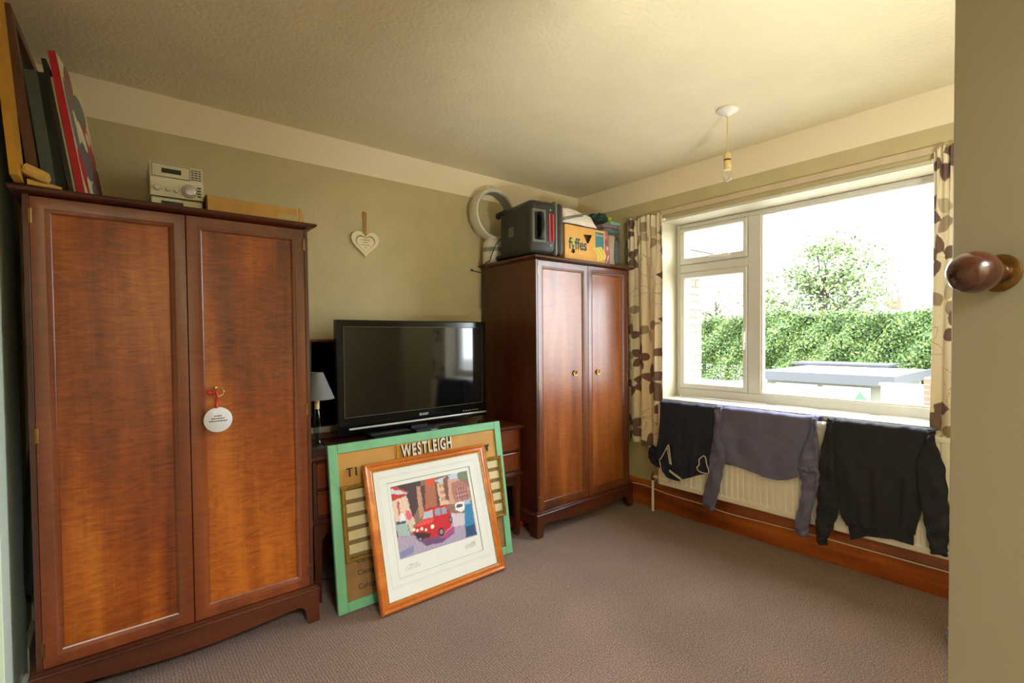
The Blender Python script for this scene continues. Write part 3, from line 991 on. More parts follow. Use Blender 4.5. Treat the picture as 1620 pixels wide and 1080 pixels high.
# ================================================================== DRESSING TABLE
DX0, DX1, DYF, DYB, DZ = 0.700, 1.975, 2.305, 2.775, 0.70
dt = thing('dressing_table', 'dark mahogany dressing table with drawers between the two wardrobes', 'dressing table', (1.34, 2.54, 0))
bm = BM()
pr = [(0.0, DZ - 0.024), (0.006, DZ - 0.020), (0.012, DZ - 0.012), (0.012, DZ - 0.006), (0.006, DZ), (-0.004, DZ)]
L = ring_loop(bm, [[(DX0 - e, DYF - e + 0.012, z), (DX1 + e, DYF - e + 0.012, z), (DX1 + e, DYB, z), (DX0 - e, DYB, z)] for e, z in pr]); bm.faces.new(L[0][::-1])
obj('table_top', bm, M_mah_darkx, dt, smooth=True)
for px0, px1 in ((DX0 + 0.005, DX0 + 0.35), (DX1 - 0.35, DX1 - 0.005)):
    bm = BM()
    box(bm, px0, px0 + 0.016, 2.34, DYB - 0.01, 0.40, DZ - 0.024)
    box(bm, px1 - 0.016, px1, 2.34, DYB - 0.01, 0.40, DZ - 0.024)
    box(bm, px0 + 0.016, px1 - 0.016, DYB - 0.022, DYB - 0.01, 0.40, DZ - 0.024)
    box(bm, px0 + 0.016, px1 - 0.016, 2.345, DYB - 0.022, 0.40, 0.415)
    box(bm, px0 + 0.016, px1 - 0.016, 2.345, 2.365, 0.534, 0.542)
    obj('pedestal', bm, M_mah_dark, dt)
    for z0, z1 in ((0.419, 0.530), (0.546, 0.672)):
        bm = BM()
        prism(bm, [(2.338, z0), (2.338, z1 - 0.012), (2.328, z1 - 0.004), (2.330, z1), (2.60, z1), (2.60, z0)], 'yz', px0 + 0.018, px1 - 0.018)
        d = obj('drawer', bm, M_mah_frame, dt)
        bm = BM(); lathe(bm, [(0.0, -0.018), (0.012, -0.016), (0.014, -0.010), (0.007, -0.004), (0.008, 0.0)], ((px0 + px1) / 2, 2.338, (z0 + z1) / 2), 'y', 18)
        obj('knob', bm, M_brass, d, smooth=True)
    bm = BM()
    L = ring_loop(bm, [[(px0 - e, 2.338 - e, z), (px1 + e, 2.338 - e, z), (px1 + e, DYB - 0.01, z), (px0 - e, DYB - 0.01, z)] for e, z in ((0.0, 0.375), (0.012, 0.380), (0.014, 0.390), (0.004, 0.400))]); bm.faces.new(L[0][::-1])
    obj('stand_moulding', bm, M_mah_darkx, dt, smooth=True)
    bm = BM(); prism(bm, [(px0, 0.376), (px0, 0.30), (px0 + 0.04, 0.30), (px0 + 0.06, 0.325), (px1 - 0.06, 0.325), (px1 - 0.04, 0.30), (px1, 0.30), (px1, 0.376)], 'xz', 2.342, 2.358)
    obj('apron', bm, M_mah_darkx, dt)
    for lx in (px0, px1 - 0.038):
        for ly in (2.340, DYB - 0.05):
            bm = BM()
            vt = [(lx, ly), (lx + 0.038, ly), (lx + 0.038, ly + 0.038), (lx, ly + 0.038)]
            cx, cy = lx + 0.019, ly + 0.019
            ring_loop(bm, [[(cx + (x - cx) * s, cy + (y - cy) * s, z) for x, y in vt] for s, z in ((0.72, 0.0), (0.8, 0.15), (1.0, 0.33), (1.0, 0.376))])
            obj('leg', bm, M_mah_dark, dt)
bm = BM(); prism(bm, [(DX0 + 0.352, DZ - 0.026), (DX0 + 0.352, 0.60), (1.0, 0.615), (1.34, 0.625), (1.68, 0.615), (DX1 - 0.352, 0.60), (DX1 - 0.352, DZ - 0.026)], 'xz', 2.350, 2.366)
obj('kneehole_apron', bm, M_mah_darkx, dt)

# mirror standing at the back of the table
mr = thing('table_mirror', 'wood framed dressing mirror half hidden behind the television', 'mirror', (1.02, 2.72, DZ))
bm = BM()
for a in ((0.74, 0.755, DZ + 0.035, 1.242), (1.285, 1.30, DZ + 0.035, 1.242), (0.74, 1.30, 1.232, 1.247)):
    box(bm, a[0], a[1], 2.737, 2.757, a[2], a[3], 0.003)
obj('frame', bm, M_mah_frame, mr)
bm = BM(); box(bm, 0.755, 1.285, 2.744, 2.752, DZ + 0.065, 1.232); obj('mirror_plate', bm, M_mirror, mr)
bm = BM(); box(bm, 0.74, 1.30, 2.70, 2.772, DZ + 0.001, DZ + 0.035, 0.006, 2); obj('base', bm, M_mah_dark, mr)
bm = BM(); box(bm, 0.75, 1.29, 2.725, 2.757, DZ + 0.035, DZ + 0.065, 0.003); obj('bottom_rail', bm, M_beigeedge, mr)

# table lamp
lp = thing('table_lamp', 'table lamp with grey cone shade and blue glass base beside the television', 'lamp', (0.778, 2.50, DZ))
bm = BM(); lathe(bm, [(0.042, DZ + 0.0005), (0.046, DZ + 0.008), (0.040, DZ + 0.020), (0.018, DZ + 0.032), (0.012, DZ + 0.055), (0.016, DZ + 0.08), (0.020, DZ + 0.12), (0.016, DZ + 0.17), (0.010, DZ + 0.20), (0.0, DZ + 0.20)], (0.778, 2.50, 0), 'z', 24); obj('base', bm, M_blueglass, lp, smooth=True)
bm = BM(); lathe(bm, [(0.012, DZ + 0.20), (0.012, DZ + 0.25), (0.0, DZ + 0.25)], (0.778, 2.50, 0), 'z', 16); obj('bulb_holder', bm, M_holder, lp, smooth=True)
bm = BM()
lathe(bm, [(0.084, 0.950), (0.032, 1.082), (0.030, 1.082), (0.082, 0.950)], (0.778, 2.50, 0), 'z', 32); obj('shade', bm, M_shade, lp, smooth=True)

# ------------------------------------------------------------------ television
TVW, TVH = 0.978, 0.602
tv = thing('television', 'black flat screen television with silver lower edge on the dressing table', 'television', (1.376, 2.550, DZ), (0, 0, math.radians(1.9)))
bm = BM()
b0, h = 0.046, TVW / 2
R = lambda i, y, lo=0: [(-h + i, y, b0 + i + lo), (h - i, y, b0 + i + lo), (h - i, y, b0 + TVH - i), (-h + i, y, b0 + TVH - i)]
L = ring_loop(bm, [R(0.03, 0.055), R(0.003, 0.03), R(0, 0.02), R(0, -0.012), R(0.006, -0.018), R(0.036, -0.018, 0.052), R(0.040, -0.011, 0.052)], cap=False)
bm.faces.new(L[0])
obj('bezel', bm, M_blackgloss, tv, local=True)
bm = BM(); box(bm, -h + 0.039, h - 0.039, -0.012, -0.006, b0 + 0.090, b0 + TVH - 0.039); obj('screen', bm, M_screen, tv, local=True)
bm = BM()
for a in ((-h + 0.036, h - 0.036, b0 + 0.0868, b0 + 0.0885), (-h + 0.036, h - 0.036, b0 + TVH - 0.0375, b0 + TVH - 0.036)):
    box(bm, a[0], a[1], -0.0188, -0.0170, a[2], a[3])
for a in ((-h + 0.036, -h + 0.0375), (h - 0.0375, h - 0.036)):
    box(bm, a[0], a[1], -0.0188, -0.0170, b0 + 0.087, b0 + TVH - 0.036)
obj('screen_surround', bm, M_suit_trim, tv, local=True)
bm = BM(); box(bm, -h + 0.055, h - 0.012, -0.027, -0.017, b0 + 0.020, b0 + 0.031, 0.004, 2); obj('silver_strip', bm, M_silver, tv, local=True)
bm = BM(); text_into(bm, 'SHARP', 0.020, T((0.02, -0.0186, b0 + 0.052)), 0.001, bold=0.0006); obj('logo', bm, M_silver, tv, local=True)
bm = BM()
for k in range(7):
    box(bm, 0.30 + 0.018 * k, 0.310 + 0.018 * k, -0.0192, -0.017, b0 + 0.044, b0 + 0.048)
obj('indicator', bm, M_silver, tv, local=True)
bm = BM(); box(bm, -0.055, 0.055, 0.0, 0.035, 0.018, b0 + 0.02, 0.003); obj('neck', bm, M_blackmatt, tv, local=True)
bm = BM()
prism(bm, [(-0.32, -0.13), (0.31, -0.13), (0.29, 0.11), (-0.29, 0.11)], 'xy', 0.0015, 0.018)
obj('stand', bm, M_blackmatt, tv, local=True)
bm = BM(); prism(bm, [(-0.295, 0.0), (0.285, 0.0), (0.277, 0.085), (-0.277, 0.085)], 'xy', 0.0178, 0.0186)
obj('stand_inlay', bm, M_suit_trim, tv, local=True)
sb = thing('set_top_box', 'small black box lying on the television stand', 'media box', (1.365, 2.462, DZ + 0.0185), (0, 0, math.radians(2)))
bm = BM(); box(bm, -0.075, 0.075, -0.03, 0.03, 0, 0.020, 0.003); obj('case', bm, M_blackmatt, sb, local=True)
bm = BM(); box(bm, 0.02, 0.06, -0.031, -0.0295, 0.006, 0.010); obj('front_light', bm, M_silver, sb, local=True)
bm = BM()
lathe(bm, [(0.0, 0.0005), (0.016, 0.0005), (0.018, 0.01), (0.012, 0.02), (0.006, 0.03), (0.0, 0.031)], (1.775, 2.50, DZ), 'z', 16)
tag(obj('webcam', bm, M_blackgloss, smooth=True), 'tiny black round gadget under the right end of the television', 'gadget')

# ================================================================== GREEN SIGN BOARD
ang = math.atan(0.155)
gs = thing('sign_board', 'green framed sign board with raised letters, leaning on the dressing table', 'sign', (1.2575, 2.165, 0.0055), (-ang, 0, 0))
GW, GH, GT = 1.008, 0.757, 0.022
bm = BM()
hw = GW / 2
rw = 0.044
for a in ((-hw, -hw + rw, 0, GH), (hw - rw, hw, 0, GH), (-hw + rw, hw - rw, 0, rw), (-hw + rw, hw - rw, GH - rw, GH)):
    bmx = BM(); box(bmx, a[0], a[1], 0, GT, a[2], a[3], 0.0025)
    obj('rail', bmx, M_greenpaint, gs, local=True)
bm.free()
bm = BM(); box(bm, -hw + rw, hw - rw, 0.009, 0.016, rw, GH - rw); obj('back_board', bm, M_mdf, gs, local=True)
bm = BM(); box(bm, -hw + rw, hw - rw, 0.0082, 0.0092, rw, 0.235); obj('lower_board', bm, plain('worn_brown_board', '#8a683a', 0.7, var=0.25, vscale=9), gs, local=True)
# raised heading
bm = BM(); prism(bm, [(-0.165, 0.636), (0.150, 0.642), (0.150, 0.716), (-0.158, 0.712)], 'xz', 0.004, 0.009); obj('heading_plate', bm, plain('bright_gold_board', '#cf9a3a', 0.5, var=0.08), gs, local=True)
lx = -0.143
for k, ch in enumerate('WESTLEIGH'):
    bm = BM(); text_into(bm, ch, 0.084, T((0, -0.004, 0.648)), 0.014, squash=0.58, bold=0.0026, align='LEFT')
    xs = [v.co.x for v in bm.verts]
    bmesh.ops.translate(bm, verts=bm.verts[:], vec=(lx - min(xs), 0, 0.0006 * k))
    lx += max(xs) - min(xs) + 0.0062
    bmesh.ops.recalc_face_normals(bm, faces=bm.faces[:])
    for f in bm.faces:
        f.material_index = 0 if f.normal.y < -0.5 else 1
    obj('letter', bm, [M_letter, M_letterdark], gs, local=True, recalc=False)
for ch, x, z, sz in (('T', -0.407, 0.600, 0.058), ('I', -0.376, 0.600, 0.058), ('L', 0.366, 0.596, 0.05), ('Y', 0.398, 0.596, 0.055)):
    bm = BM(); text_into(bm, ch, sz, T((x, 0.004, z)), 0.008, squash=0.8); obj('letter', bm, M_letterdark, gs, local=True)
for z in (0.200, 0.145, 0.083):
    bm = BM(); text_into(bm, 'Category', 0.034, T((-0.405, 0.0078, z)), 0.001, align='LEFT'); obj('caption', bm, M_letterdark, gs, local=True)
# two small gold frames with strips
for gx0, gx1 in ((-0.456, -0.21), (0.24, 0.480)):
    z0, z1 = 0.218, 0.560
    fw = 0.017
    bm = BM()
    O = lambda i, y: [(gx0 + i, y, z0 + i), (gx1 - i, y, z0 + i), (gx1 - i, y, z1 - i), (gx0 + i, y, z1 - i)]
    ring_loop(bm, [O(0, 0.009), O(0, -0.006), O(0.005, -0.010), O(0.010, -0.006), O(0.016, -0.011), O(fw, -0.004), O(fw, 0.009)], cap=False)
    g = obj('gold_frame', bm, M_gold, gs, local=True)
    bm = BM()
    k = 0.0
    while k < 2 * (gx1 - gx0 + z1 - z0):            # bead moulding round the frame
        w_, h_ = gx1 - gx0, z1 - z0
        if k < w_: px, pz = gx0 + k, z1 - 0.005
        elif k < w_ + h_: px, pz = gx1 - 0.005, z1 - (k - w_)
        elif k < 2 * w_ + h_: px, pz = gx1 - (k - w_ - h_), z0 + 0.005
        else: px, pz = gx0 + 0.005, z0 + (k - 2 * w_ - h_)
        box(bm, px - 0.004, px + 0.004, -0.0135, -0.009, pz - 0.004, pz + 0.004, 0.0015)
        k += 0.0125
    obj('beading', bm, M_gold, g, local=True)['kind'] = 'stuff'
    bm = BM(); box(bm, gx0 + fw, gx1 - fw, 0.005, 0.0088, z0 + fw, z1 - fw); obj('backing', bm, M_reeldark, g, local=True)
    nb = 5
    for q in range(nb):
        za = z0 + fw + (z1 - z0 - 2 * fw) * q / nb
        bm = BM(); box(bm, gx0 + fw + 0.001, gx1 - fw - 0.001, 0.000, 0.005, za + 0.014, za + (z1 - z0 - 2 * fw) / nb - 0.006, 0.002)
        obj('strip', bm, M_reel, g, local=True)

# ================================================================== FRAMED CAR PRINT
ang2 = math.atan(0.30)
fp = thing('framed_print', 'orange wood framed print of a red car in a street, leaning on the green sign', 'picture', (1.248, 2.025, 0.0095), (-ang2, 0, 0))
FW, FH = 0.704, 0.672
hw = FW / 2
bm = BM()
O = lambda i, y: [(-hw + i, y, i), (hw - i, y, i), (hw - i, y, FH - i), (-hw + i, y, FH - i)]
prof = [(0.0, 0.020), (0.0, 0.004), (0.003, 0.0), (0.010, -0.003), (0.016, -0.001), (0.020, 0.003), (0.028, 0.001), (0.036, 0.004), (0.041, 0.007)]
# four mitred rails
def mitre(k):
    bm = BM()
    A = [O(i, y) for i, y in prof] 
    va = [bm.verts.new(l[k]) for l in A]; vb = [bm.verts.new(l[(k + 1) % 4]) for l in A]
    ba = bm.verts.new(O(0.041, 0.020)[k]); bb = bm.verts.new(O(0.041, 0.020)[(k + 1) % 4])
    va.append(ba); vb.append(bb)
    n = len(va)
    for i in range(n):
        bm.faces.new((va[i], vb[i], vb[(i + 1) % n], va[(i + 1) % n]))
    bm.faces.new(va); bm.faces.new(vb[::-1])
    return bm
for k in range(4):
    obj('rail', mitre(k), M_orange, fp, local=True, smooth=True)
bm = BM(); ring_loop(bm, [O(0.0405, 0.0065), O(0.0405, 0.0055), O(0.0445, 0.0055), O(0.0445, 0.008)], cap=False); obj('gilt_slip', bm, M_gold, fp, local=True)
bm = BM()
mx0, mx1, mz0, mz1 = -0.245, 0.236, 0.128, 0.566
Q = lambda x0, x1, z0, z1, y: [(x0, y, z0), (x1, y, z0), (x1, y, z1), (x0, y, z1)]
ring_loop(bm, [Q(-hw + 0.041, hw - 0.041, 0.041, FH - 0.041, 0.0085), Q(mx0, mx1, mz0, mz1, 0.0085), Q(mx0 + 0.003, mx1 - 0.003, mz0 + 0.003, mz1 - 0.003, 0.0115)], cap=False)
obj('mount', bm, M_mount, fp, local=True)
bm = BM(); box(bm, mx0, mx1, 0.0118, 0.0150, mz0, mz1); obj('print_paper', bm, M_mount, fp, local=True)
bm = BM(); ring_loop(bm, [Q(mx0 - 0.0005, mx1 + 0.0005, mz0 - 0.0005, mz1 + 0.0005, 0.0083), Q(mx0 + 0.002, mx1 - 0.002, mz0 + 0.002, mz1 - 0.002, 0.0100)], cap=False)
for (a, w_) in ((0.040, 0.0008), (0.050, 0.0005)):
    ring_loop(bm, [Q(mx0 - a, mx1 + a, mz0 - a * 0.7, mz1 + a * 0.7, 0.0082), Q(mx0 - a + w_, mx1 + a - w_, mz0 - a * 0.7 + w_, mz1 + a * 0.7 - w_, 0.0082)], cap=False)
obj('mount_line', bm, M_mount_line, fp, local=True)
bm = BM(); box(bm, -hw + 0.041, hw - 0.041, 0.0066, 0.0074, 0.041, FH - 0.041); obj('glass', bm, M_picglass, fp, local=True)
# the printed scene
POLY = [('#b9cfe6', [(0.529, 0.954), (0.871, 1.014), (0.857, 0.892), (0.645, 0.892)]), ('#74806f', [(0.871, 1.014), (0.994, 0.996), (1.003, 0.851), (0.849, 0.879)]), ('#4b3840', [(0.025, 1.012), (0.366, 1.014), (0.35, 0.723), (0.212, 0.494), (0.163, 0.644), (0.182, 0.884)]), ('#b98f78', [(0.307, 0.931), (0.354, 0.925), (0.356, 0.515), (0.29, 0.468)]), ('#5a3b3c', [(0.353, 0.918), (0.415, 0.929), (0.388, 0.574), (0.356, 0.515)]), ('#a8664f', [(0.417, 0.942), (0.549, 0.92), (0.534, 0.57), (0.377, 0.577)]), ('#5c4246', [(0.549, 0.92), (0.571, 0.899), (0.571, 0.573), (0.534, 0.57)]), ('#d8b79c', [(0.565, 0.901), (0.662, 0.917), (0.695, 0.563), (0.571, 0.573)]), ('#7b4f48', [(0.654, 0.948), (0.724, 0.987), (0.749, 0.907), (0.691, 0.621), (0.655, 0.632)]), ('#c9a08c', [(0.715, 0.931), (0.853, 0.908), (0.922, 0.844), (0.983, 0.738), (0.987, 0.532), (0.743, 0.549), (0.695, 0.563)]), ('#a8736c', [(0.761, 0.86), (0.876, 0.886), (0.968, 0.802), (0.977, 0.55), (0.772, 0.568), (0.747, 0.69)]), ('#d8502f', [(0.43, 0.996), (0.542, 1.001), (0.547, 0.906), (0.472, 0.899), (0.428, 0.939)]), ('#c7d2dd', [(0.001, 1.002), (0.062, 0.987), (0.196, 0.88), (0.183, 0.849), (-0.003, 0.897)]), ('#c23a3a', [(0.001, 1.002), (0.035, 1.002), (0.195, 0.891), (0.192, 0.874), (0.004, 0.977)]), ('#c23028', [(-0.002, 0.899), (0.188, 0.854), (0.103, 0.811), (-0.006, 0.806)]), ('#dcc3b4', [(-0.006, 0.803), (0.175, 0.831), (0.196, 0.633), (0.235, 0.406), (0.004, 0.468)]), ('#b4574c', [(0.054, 0.785), (0.077, 0.785), (0.077, 0.603), (0.051, 0.572)]), ('#e6e6ea', [(0.066, 0.607), (0.121, 0.589), (0.124, 0.482), (0.063, 0.488)]), ('#d9667f', [(0.137, 0.625), (0.182, 0.617), (0.212, 0.534), (0.182, 0.483), (0.135, 0.518)]), ('#cdbfae', [(0.134, 0.512), (0.182, 0.483), (0.206, 0.362), (0.174, 0.294), (0.151, 0.38)]), ('#42506a', [(0.009, 0.506), (0.12, 0.496), (0.125, 0.442), (0.014, 0.458)]), ('#9fb9b8', [(-0.001, 0.47), (0.127, 0.455), (0.16, 0.273), (0.018, 0.308)]), ('#a79bb9', [(0.0, 0.30), (0.196, 0.271), (0.707, 0.274), (1.007, 0.45), (1.034, -0.041), (-0.009, -0.024)]), ('#c9c2d2', [(0.691, 0.426), (0.963, 0.341), (0.97, 0.188), (0.698, 0.218)]), ('#7d86b0', [(0.005, 0.091), (0.178, 0.139), (0.164, 0.034), (0.007, 0.01)]), ('#6a4a78', [(0.234, 0.189), (0.531, 0.158), (0.698, 0.218), (0.697, 0.131), (0.514, 0.05), (0.317, 0.077)]), ('#b04a78', [(0.502, 0.139), (0.7, 0.232), (0.701, 0.159), (0.572, 0.087)]), ('#e8e8ee', [(0.763, 0.539), (0.836, 0.562), (0.892, 0.539), (0.889, 0.424), (0.836, 0.405), (0.756, 0.442)]), ('#55586e', [(0.78, 0.525), (0.869, 0.516), (0.865, 0.474), (0.779, 0.483)]), ('#c2202a', [(0.189, 0.343), (0.317, 0.429), (0.353, 0.561), (0.441, 0.587), (0.634, 0.569), (0.67, 0.462), (0.695, 0.336), (0.66, 0.231), (0.531, 0.158), (0.403, 0.159), (0.257, 0.181), (0.194, 0.258)]), ('#e04a44', [(0.211, 0.378), (0.327, 0.431), (0.468, 0.423), (0.433, 0.362), (0.283, 0.366)]), ('#aebccb', [(0.358, 0.545), (0.465, 0.544), (0.459, 0.435), (0.324, 0.444)]), ('#8c9cb2', [(0.492, 0.548), (0.564, 0.543), (0.559, 0.444), (0.482, 0.445)]), ('#8c9cb2', [(0.574, 0.543), (0.632, 0.54), (0.648, 0.44), (0.57, 0.444)]), ('#33242c', [(0.191, 0.306), (0.401, 0.23), (0.381, 0.175), (0.233, 0.186)]), ('#2f7fb0', [(0.891, 0.485), (0.989, 0.485), (0.986, 0.183), (0.988, 0.01), (0.851, 0.015), (0.845, 0.17)]), ('#274a78', [(0.856, 0.166), (0.983, 0.169), (0.992, 0.003), (0.835, 0.015)]), ('#9db8cf', [(0.896, 0.559), (0.974, 0.558), (0.978, 0.489), (0.895, 0.49)])]
nu, nv = 200, 150
U, V = np.meshgrid(np.linspace(0, 1, nu), np.linspace(0, 1, nv))
C = np.zeros((nv, nu, 3)); C[:] = hexc('#8a6a60')
wob = 0.0025 * np.sin(U * 70 + V * 31) + 0.0025 * np.sin(V * 83 - U * 17) + rng.normal(0, 0.003, U.shape)
def inside(pts, X, Y):
    r = np.zeros(X.shape, bool)
    j = len(pts) - 1
    for i in range(len(pts)):
        xi, yi = pts[i]; xj, yj = pts[j]
        with np.errstate(divide='ignore', invalid='ignore'):
            c = ((yi > Y) != (yj > Y)) & (X < (xj - xi) * (Y - yi) / (yj - yi + 1e-12) + xi)
        r ^= c
        j = i
    return r
for col, pts in POLY:
    C[inside(pts, U + wob, V + wob)] = hexc(col)
arch_ = (((U - 0.872) / 0.085) ** 2 + ((V - 0.60) / 0.20) ** 2 < 1) & (V > 0.57)
C[arch_] = hexc('#8f5a5c')
C[arch_ & ((np.abs(np.sin(U * 95)) < 0.25) | (np.abs(np.sin(V * 48)) < 0.22))] = hexc('#c9a09a')
for q_ in range(9):                       # dabs of window openings on the buildings
    wx, wy = 0.60 + 0.022 * (q_ % 3) + 0.004 * (q_ // 3), 0.86 - 0.10 * (q_ // 3)
    C[(np.abs(U - wx) < 0.005) & (np.abs(V - wy) < 0.025)] = hexc('#8a5d52')
for cx_, cy_, r_ in ((0.205, 0.338, 0.02), (0.244, 0.316, 0.018), (0.297, 0.322, 0.022), (0.347, 0.291, 0.018), (0.431, 0.311, 0.028)):
    C[((U - cx_) * 1.33) ** 2 + (V - cy_) ** 2 < (r_ * 1.1) ** 2] = hexc('#f2e6d2')
for cx_, cy_, a_, b_ in ((0.532, 0.201, 0.036, 0.062), (0.675, 0.335, 0.022, 0.05), (0.265, 0.185, 0.028, 0.03)):
    q = ((U - cx_) / a_) ** 2 + ((V - cy_) / b_) ** 2
    C[q < 1] = hexc('#2a2430'); C[q < 0.35] = hexc('#8d8a98')
C *= (1 + 0.16 * np.sin(U * 190 + 3 * np.sin(V * 60)) * np.sin(V * 150 + 2 * np.sin(U * 40)) + rng.normal(0, 0.07, U.shape))[..., None]
C = np.clip(C, 0, 1)
px0, px1, pz0, pz1 = -0.228, 0.217, 0.210, 0.545
P = np.stack([px0 + (px1 - px0) * U, np.full_like(U, 0.0114), pz0 + (pz1 - pz0) * V], -1)
grid_object('print', P, printed('car_print', 0.7), fp, C, smooth=False, local=True)
bm = BM()
def scribble(bm, x, z, w, h, seed):
    rs = np.random.default_rng(seed)
    pts = [(x + w * k / 16, 0.0112, z + h * (0.5 + 0.5 * math.sin(k * 1.9 + seed)) * rs.uniform(0.2, 1)) for k in range(17)]
    tube(bm, smooth_path(pts, 3), 0.0006, 4)
scribble(bm, -0.21, 0.155, 0.085, 0.020, 3); scribble(bm, -0.19, 0.168, 0.05, 0.016, 8)
scribble(bm, 0.13, 0.160, 0.065, 0.024, 5); scribble(bm, 0.14, 0.172, 0.05, 0.02, 2)
obj('signature', bm, M_mount_line, fp, local=True)['kind'] = 'stuff'

# ================================================================== ON THE CORNER WARDROBE
# bladeless fan
fan = thing('bladeless_fan', 'white ring shaped bladeless fan behind the suitcase on the corner wardrobe', 'fan', (2.062, 2.725, ZT))
bm = BM()
ro = [(0.170, -0.045), (0.174, -0.02), (0.172, 0.04), (0.162, 0.052), (0.150, 0.046), (0.143, 0.0), (0.150, -0.040), (0.160, -0.050)]
nseg = 56
rings = []
for k in range(nseg):
    a = 2 * PI * k / nseg
    rings.append([bm.verts.new((2.062 + r * math.cos(a), 2.725 + y, 2.098 + r * math.sin(a))) for r, y in ro])
for k in range(nseg):
    A, B = rings[k], rings[(k + 1) % nseg]
    for i in range(len(ro)):
        f = bm.faces.new((A[i], A[(i + 1) % len(ro)], B[(i + 1) % len(ro)], B[i]))
        f.material_index = 1 if i in (4, 5) else 0
obj('ring', bm, [M_fan, M_fangrey], fan, smooth=True)
bm = BM(); lathe(bm, [(0.072, ZT + 0.0005), (0.076, ZT + 0.006), (0.074, ZT + 0.04), (0.073, 1.86), (0.070, 1.905), (0.055, 1.925), (0.045, 1.935), (0.0, 1.935)], (2.062, 2.725, 0), 'z', 32); obj('base', bm, M_fan, fan, smooth=True)
bm = BM(); lathe(bm, [(0.0735, 1.838), (0.0765, 1.838), (0.0765, 1.866), (0.0735, 1.866)], (2.062, 2.725, 0), 'z', 32); obj('intake_band', bm, M_fangrey, fan, smooth=True)
bm = BM()
tube(bm, smooth_path([(2.052, 2.61, 1.92), (2.012, 2.62, 1.88), (1.988, 2.64, 1.81), (1.982, 2.66, 1.765), (1.972, 2.68, 1.757), (1.966, 2.725, 1.72), (1.972, 2.72, 1.66), (1.992, 2.76, 1.60), (1.996, 2.78, 1.45)], 6), 0.0035, 8)
tag(obj('power_cord', bm, M_cable_b, smooth=True), 'thin black cord trailing from the fan down the corner wardrobe', 'cord')
bm = BM()
tube(bm, smooth_path([(1.998, 2.77, 1.70), (1.965, 2.79, 1.705), (1.945, 2.80, 1.712), (1.925, 2.80, 1.716)], 5), [0.003] * 10 + [0.004, 0.005, 0.006, 0.006, 0.006, 0.005], 8)
tag(obj('cord_end', bm, M_cable_b, smooth=True), 'stray black cord end sticking out left of the corner wardrobe', 'cord')

# suitcase on its side
sc = thing('suitcase', 'charcoal suitcase with red straps and carry handle on the corner wardrobe', 'suitcase', (2.125, 2.40, ZT), (0, 0, math.radians(-8)))
sx0, sx1, sy0, sy1, sz0, sz1 = -0.130, 0.135, -0.185, 0.195, 0.008, 0.345
bm = BM(); box(bm, sx0, sx1 - 0.05, sy0, sy1, sz0, sz1, 0.045, 5); obj('shell', bm, M_suit, sc, smooth=True, local=True)
bm = BM(); box(bm, sx1 - 0.052, sx1, sy0 + 0.004, sy1 - 0.004, sz0 + 0.003, sz1 - 0.003, 0.024, 4); obj('lid', bm, M_suit, sc, smooth=True, local=True)
bm = BM(); box(bm, sx1 - 0.075, sx1 - 0.052, sy0 - 0.002, sy1 + 0.002, sz0 - 0.002, sz1 + 0.002, 0.018, 3); obj('zip_band', bm, M_suit_trim, sc, smooth=True, local=True)
bm = BM()
yf_ = sy0 - 0.004
HR = lambda a, y: [(-0.112 + a, y, 0.078 + a), (-0.012 - a, y, 0.078 + a), (-0.012 - a, y, 0.282 - a), (-0.112 + a, y, 0.282 - a)]
ring_loop(bm, [HR(0, sy0 + 0.03), HR(0, yf_), HR(0.004, yf_ - 0.004), HR(0.014, yf_ - 0.004), HR(0.018, yf_), HR(0.022, sy0 + 0.012)], cap=False)
obj('handle_surround', bm, M_suit_trim, sc, smooth=True, local=True)
bm = BM(); box(bm, -0.092, -0.032, sy0 - 0.003, sy0 + 0.012, 0.098, 0.262, 0.003); obj('handle_recess', bm, M_blackgloss, sc, local=True)
bm = BM(); tube(bm, smooth_path([(-0.058, sy0 + 0.002, 0.100), (-0.052, sy0 - 0.018, 0.115), (-0.048, sy0 - 0.026, 0.18), (-0.052, sy0 - 0.018, 0.245), (-0.058, sy0 + 0.002, 0.260)], 6), 0.0125, 10); obj('carry_handle', bm, M_blackmatt, sc, smooth=True, local=True)
for xx in (0.012, 0.040):
    bm = BM(); box(bm, xx, xx + 0.012, sy0 - 0.005, sy0 + 0.004, 0.09, 0.262, 0.002); obj('strap', bm, M_red, sc, local=True)
for zz in (0.065, 0.285):
    bm = BM(); lathe(bm, [(0.0, -0.004), (0.004, -0.003), (0.005, 0.002)], (0.026, sy0, zz), 'y', 12); obj('rivet', bm, M_silver, sc, smooth=True, local=True)
bm = BM(); box(bm, sx0 - 0.003, sx0 + 0.005, 0.0, 0.065, 0.14, 0.205, 0.006, 2); obj('badge', bm, M_suit_trim, sc, smooth=True, local=True)
for zz in (0.030, 0.318):
    bm = BM(); box(bm, sx0 - 0.014, sx0 + 0.02, 0.10, 0.215, zz - 0.012, zz + 0.014, 0.008, 2); wh = obj('wheel_housing', bm, M_blackmatt, sc, smooth=True, local=True)
    bm = BM(); lathe(bm, [(0.0, -0.009), (0.019, -0.009), (0.021, -0.006), (0.021, 0.006), (0.019, 0.009), (0.0, 0.009)], (sx0 + 0.015, 0.222, zz), 'x', 20); obj('wheel', bm, M_blackmatt, sc, smooth=True, local=True)

